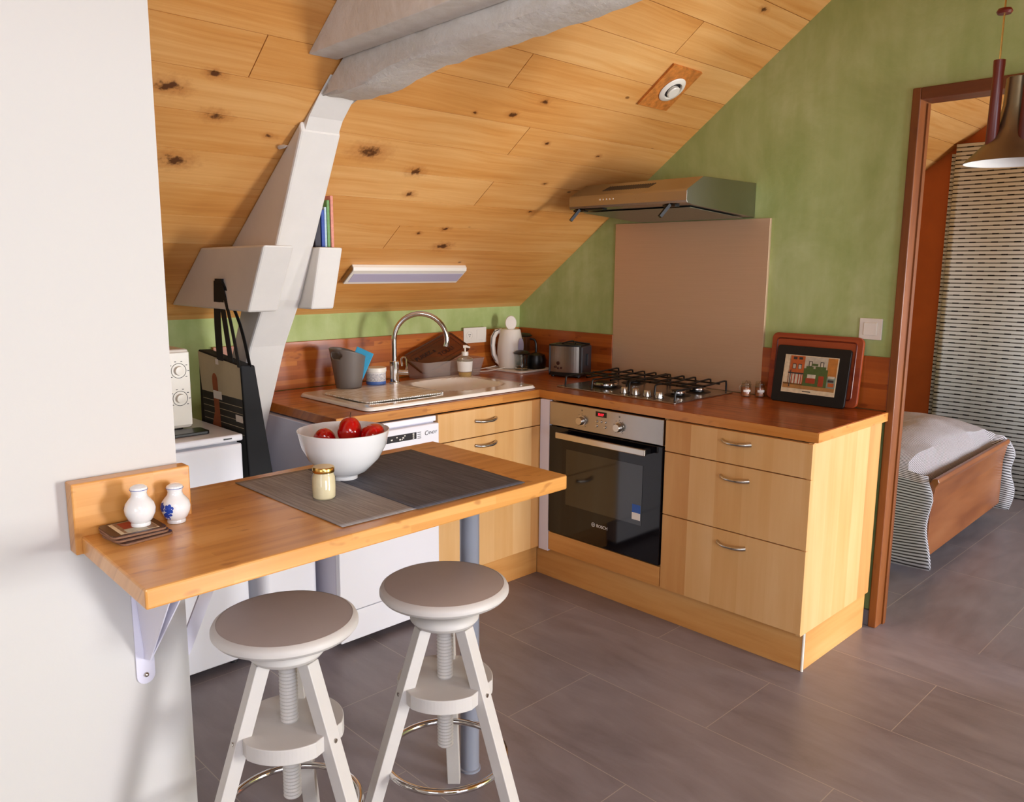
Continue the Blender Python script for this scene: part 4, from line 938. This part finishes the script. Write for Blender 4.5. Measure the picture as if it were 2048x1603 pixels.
# coasters and shakers
cx,cy=-2.688,-1.573
for k,(z,a,dx_,dy_,lb) in enumerate(((.9005,8,.004,-.006,'dark coaster at the bottom of the stack'),(.9065,3,.0,.0,'cork-edged coaster in the middle of the stack'),(.9125,0,-.002,.004,'top coaster with brown and cream picture under the shaker'))):
    q=thing('coaster',lb,'coaster',(cx+dx_,cy+dy_,z),R(a),'coasters stacked on the bar')
    MB().prism(rrect(-.054,.054,-.049,.049,.012),'z',0,.004).build('cork_base',M['cork'],q,local=True)
    MB().prism(rrect(-.0535,.0535,-.0485,.0485,.012),'z',.0041,.0055).build('top_face',M['darkbrown'],q,local=True)
    if k==2:
        pc=MB(); pc.box(-.036,.040,-.040,.040,.0055,.0058,0).box(-.028,.039,-.038,.038,.0058,.0060,1).box(-.02,.036,-.01,.034,.0060,.0062,2).box(-.022,.02,-.036,-.014,.0060,.0062,3)
        pc.build('coaster_picture',[pm[0],mat('print_brown','8c6a4c',.5,noise=.3,nscale=120),pm[5],pm[2]],q,local=True)
def shaker(x,y,z,label,deco):
    q=thing('shaker',label,'shaker',(x,y,z),0,'porcelain shakers on the bar')
    MB().lathe([(0,0),(.019,0),(.0195,.003),(.0185,.007),(.024,.013),(.0295,.026),(.0305,.036),(.0275,.047),(.0215,.055),(.0165,.061),(.015,.068),(.0165,.074),(.0175,.077),(.0165,.081),(.010,.085),(0,.0865)],(x,y,z),40).build('vessel',M['porcelain'],q)
    MB().tube([(x+.0176*cos(2*PI*i/40),y+.0176*sin(2*PI*i/40),z+.0765) for i in range(40)],.0006,0,6,True).build('blue_line',M['bluep'],q)
    m=MB(); c0=deco
    def petal(a0,z0,r,ang,l,wd):
        pts=[]
        for i in range(10):
            t_=2*PI*i/10; u=l*cos(t_)+l; v=wd*sin(t_); uu=u*cos(ang)-v*sin(ang); vv=u*sin(ang)+v*cos(ang)
            zz=z0+vv; rr=prof_r(zz)+.0006; a=a0+uu/.03; pts.append((x+rr*cos(a),y+rr*sin(a),z+zz))
        m.add(pts,[tuple(range(10))])
    def prof_r(zz):
        P=[(0,.0195),(.007,.0187),(.013,.024),(.026,.0295),(.036,.0305),(.047,.0275),(.055,.0215),(.061,.0165)]
        for (a,b),(c_,d_) in zip(P[:-1],P[1:]):
            if a<=zz<=c_: return b+(d_-b)*(zz-a)/(c_-a)
        return .03
    for (da,zz) in ((-.55,.038),(.15,.036)):
        for k in range(6): petal(c0+da,zz,0,k*PI/3+.3,.0056,.0042)
    for an in (-.5,-1.3,-2.2): petal(c0-.2,.026,0,an+.3,.009,.0045)
    m.build('blue_flower',M['bluep'],q)
vd=math.atan2(-.72,-.69)
shaker(cx+.014,cy+.0,.9188,'white porcelain shaker standing on the stacked coasters',vd-1.75)
shaker(-2.590,-1.546,.9008,'white shaker with blue flower, beside the coasters on the bar',vd-.25)
# ================================================================= STOOLS
def stool(cx,cy,rot,hub,label):
    s=thing('bar_stool',label,'stool',(cx,cy,0),rot,'round swivel bar stools')
    MB().lathe([(0,.002),(.14,.002),(.149,.006),(.1555,.014),(.1555,.020),(.152,.028),(.144,.0325),(.142,.033),(0,.033)],(0,0,.667),64).build('seat',M['stoolseat'],s,local=True)
    MB().lathe([(.1442,.0330),(.1525,.0282),(.1562,.0205),(.1562,.0135),(.1495,.0052),(.14,.0012),(0,.0012),(0,.001),(.14,.001)],(0,0,.667),64).build('seat_rim',M['stool'],s,local=True,label='pale greige rounded rim')
    MB().lathe([(0,0),(.066,0),(.076,.004),(.084,.014),(.084,.022),(.077,.031),(.066,.035),(0,.035)],(0,0,hub-.035),48).build('hub',M['stool'],s,local=True)
    pr=[(0,.272),(.0180,.272)]; z=.275; up_=True
    while z<.665: pr.append((.0202 if up_ else .0178,z)); z+=.0042; up_=not up_
    pr+= [(.018,.667),(0,.667)]
    MB().lathe(pr,(0,0,0),24,smooth=False).build('screw',M['stool'],s,local=True)
    poly=[]
    for k in range(3):
        a=2*PI*k/3; 
        for da in range(-38,39,4): 
            poly.append((.118*cos(a+PI/3+R(da)),.118*sin(a+PI/3+R(da))))
    poly.sort(key=lambda p:math.atan2(p[1],p[0]))
    MB().prism(poly,'z',.420,.456).build('nut_plate',M['stool'],s,local=True,bevel=.002)
    for k in range(3):
        a=2*PI*k/3; d=Vector((cos(a),sin(a),0)); top=d*.056+Vector((0,0,hub-.036)); bot=d*.248
        ax=(top-bot); tn=Vector((-sin(a),cos(a),0)); hw=.0175
        vs=[]
        for p in (bot,top):
            for (i,j) in ((-1,-1),(1,-1),(1,1),(-1,1)): vs.append(p+tn*hw*i+d*.016*j)
        g=MB().add(vs,[(0,3,2,1),(4,5,6,7),(0,1,5,4),(1,2,6,5),(2,3,7,6),(3,0,4,7)]).build('leg',M['stool'],s,local=True,bevel=.0015)
        zc=.44; rr=.248+(.056-.248)*zc/(hub-.036)+.0165
        MB().lathe([(0,0),(.005,0),(.005,.0015),(0,.002)],(0,0,0),12,0,frame(d*rr+Vector((0,0,zc)),tn,(0,0,1))).build('bolt',M['satin'],g,local=True)
    MB().tube([(.150*cos(2*PI*i/64),.150*sin(2*PI*i/64),.245) for i in range(64)],.0085,0,12,True).build('foot_ring',M['chrome'],s,local=True)
stool(-2.445,-1.742,R(50),.646,'round greige swivel stool nearer the partition wall')
stool(-2.070,-1.830,R(45),.634,'round greige swivel stool nearer the grey steel leg')
# ================================================================= PENDANT
px_,py_,pz_=-1.04,-2.68,1.705
q=thing('pendant_lamp','cone pendant lamp with three reddish wooden rods hanging at upper right','lamp',(px_,py_,pz_))
MB().lathe([(.100,0),(.096,.006),(.074,.028),(.052,.052),(.037,.080),(.028,.13),(.026,.19),(.022,.192),(.0,.192)],(px_,py_,pz_),48).build('lamp_shade',M['brass'],q)
MB().lathe([(.099,-.0005),(.094,.004),(.072,.026),(.050,.050),(.03,.065),(0,.07)],(px_,py_,pz_),48).build('shade_lining',M['shadein'],q)
for k,(u,v) in enumerate(((-.050,.0),(-.004,-.048),(.046,.028))):
    x=px_+rt.x*u+fw.x*v; y=py_+rt.y*u+fw.y*v; z0=pz_+.028; h_=(.200,.215,.20)[k]
    r_=MB().lathe([(0,0),(.011,0),(.0135,.004),(.0115,h_-.03),(.0125,h_-.012),(.0125,h_),(0,h_)],(x,y,z0),16).build('wooden_rod',M['teak'],q)
    MB().tube([(x-.002,y,z0+h_),(x+.001,y,zceil(y)-.006)],.0012,0,6).tube([(x+.003,y,z0+h_),(x+.005,y,zceil(y)-.006)],.0012,0,6).build('cord',M['gold'],q)
    MB().lathe([(0,0),(.014,0),(.017,.005),(.014,.011),(0,.011)],(x,y,z0+h_+(.10,.09,.085)[k]),20).build('cord_adjuster',M['teak'],q)
MB().cyl((px_,py_,zceil(py_)-.045),.05,.044,r2=.055).build('ceiling_rose',M['brass'],q)
# ================================================================= BEDROOM
bd=thing('bed','double bed with cherry wood footboard seen through the doorway','bed',(1.35,-1.0,0))
Tf=[(.715,-2.035),(1.985,-2.0)]
m=MB(); 
pp=[(0,.105),(.028,.105),(.026,.36),(.040,.45),(.052,.475),(.045,.492),(.022,.488),(.008,.46),(0,.36)]
T=frame((.715,-2.035,0),(1.27,.035,0),(0,1,0))
m.prism([(-p[0]+.03,p[1]) for p in pp],'x',0,1.28,0,T@Matrix.Identity(4)); m.build('footboard',M['bedwood'],bd,bevel=.004)
for a_,b_ in ((.73,.76),(1.95,1.98)): MB().box(a_,b_,-1.96,-.12,.16,.34).build('side_rail',M['bedwood'],bd,bevel=.004)
MB().box(.78,1.93,-1.86,-.12,.22,.49).build('mattress',M['paper'],bd,bevel=.03)
for x,y in ((1.0,-1.45),(1.7,-1.45),(1.0,-.3),(1.7,-.3)): MB().box(x-.03,x+.03,y-.03,y+.03,0,.2).build('leg',M['bedwood'],bd)
# duvet: draped grid
vs=[];fs=[];rnd=random.Random(5); NU,NV=60,44
def fold(u): return u
x0,x1=.70,2.02
for j in range(NV+1):
    y=-.10-1.88*j/NV
    for i in range(NU+1):
        s_=-1+2*i/NU; a=abs(s_); sg=1 if s_>0 else -1
        if a<.58: xx=1.36+sg*(a/.58)*.60; zz=.60-.03*(a/.58)**4
        else:
            t_=(a-.58)/.42; k=min(1,t_/.18)
            xx=1.36+sg*(.60+.085*sin(k*PI/2)+.02*sin(t_*3+y*9)*t_); zz=.57-.07*ss(.86,1,j/NV)*(1-min(1,t_*1.3))-.085*(1-cos(k*PI/2))-(t_>.18)*(t_-.18)/.82*.43
        e=min(1,j/NV*1.0); endf=ss(.86,1,j/NV)
        if a<.58: zz+=.035*(1-a/.58)*(1-endf)-endf*.045-.13*ss(.95,1,j/NV); 
        zz+=.006*sin(xx*17+y*7)+.005*sin(y*13-xx*5)
        yy=y
        if a>=.58: yy=y-.055*endf*min(1,t_*4)-.012*endf*t_+.012*sin(t_*9+s_*4)*endf; xx+=-sg*.02*endf*sin(t_*6)
        vs.append((xx,yy,max(zz,.035)))
for j in range(NV):
    for i in range(NU): a=j*(NU+1)+i; fs.append((a,a+1,a+NU+2,a+NU+1))
o=MB().add(vs,fs,0,True).build('duvet',M['duvet']); so=o.modifiers.new('s','SOLIDIFY'); so.thickness=.02; so.offset=-1
tag(o,'thin striped grey duvet draped over the bed','duvet')
def curtain(x,ya,yb,z0,z1,label):
    vs=[];n=60
    for i in range(n+1):
        y=ya+(yb-ya)*i/n; 
        for z in (z0,z1): vs.append((x+.006*sin(i*.35),y,z))
    o=MB().add(vs,[(2*i,2*i+2,2*i+3,2*i+1) for i in range(n)],0,True).build('curtain',M['curtain']); s_=o.modifiers.new('s','SOLIDIFY'); s_.thickness=.002
    tag(o,label,'curtain')
curtain(2.64,-1.355,-1.80,.006,2.20,'narrow rear curtain panel with dashed stripes against the orange wall')
curtain(2.59,-1.395,-3.3,.006,2.255,'wide pale curtain panel with dashed dark stripes behind the bed')
# smooth shading by angle for lathes
for o in COL.objects:
    if o.type=='MESH' and any(p.use_smooth for p in o.data.polygons):
        try: o.data.set_sharp_from_angle(angle=R(38))
        except Exception: pass
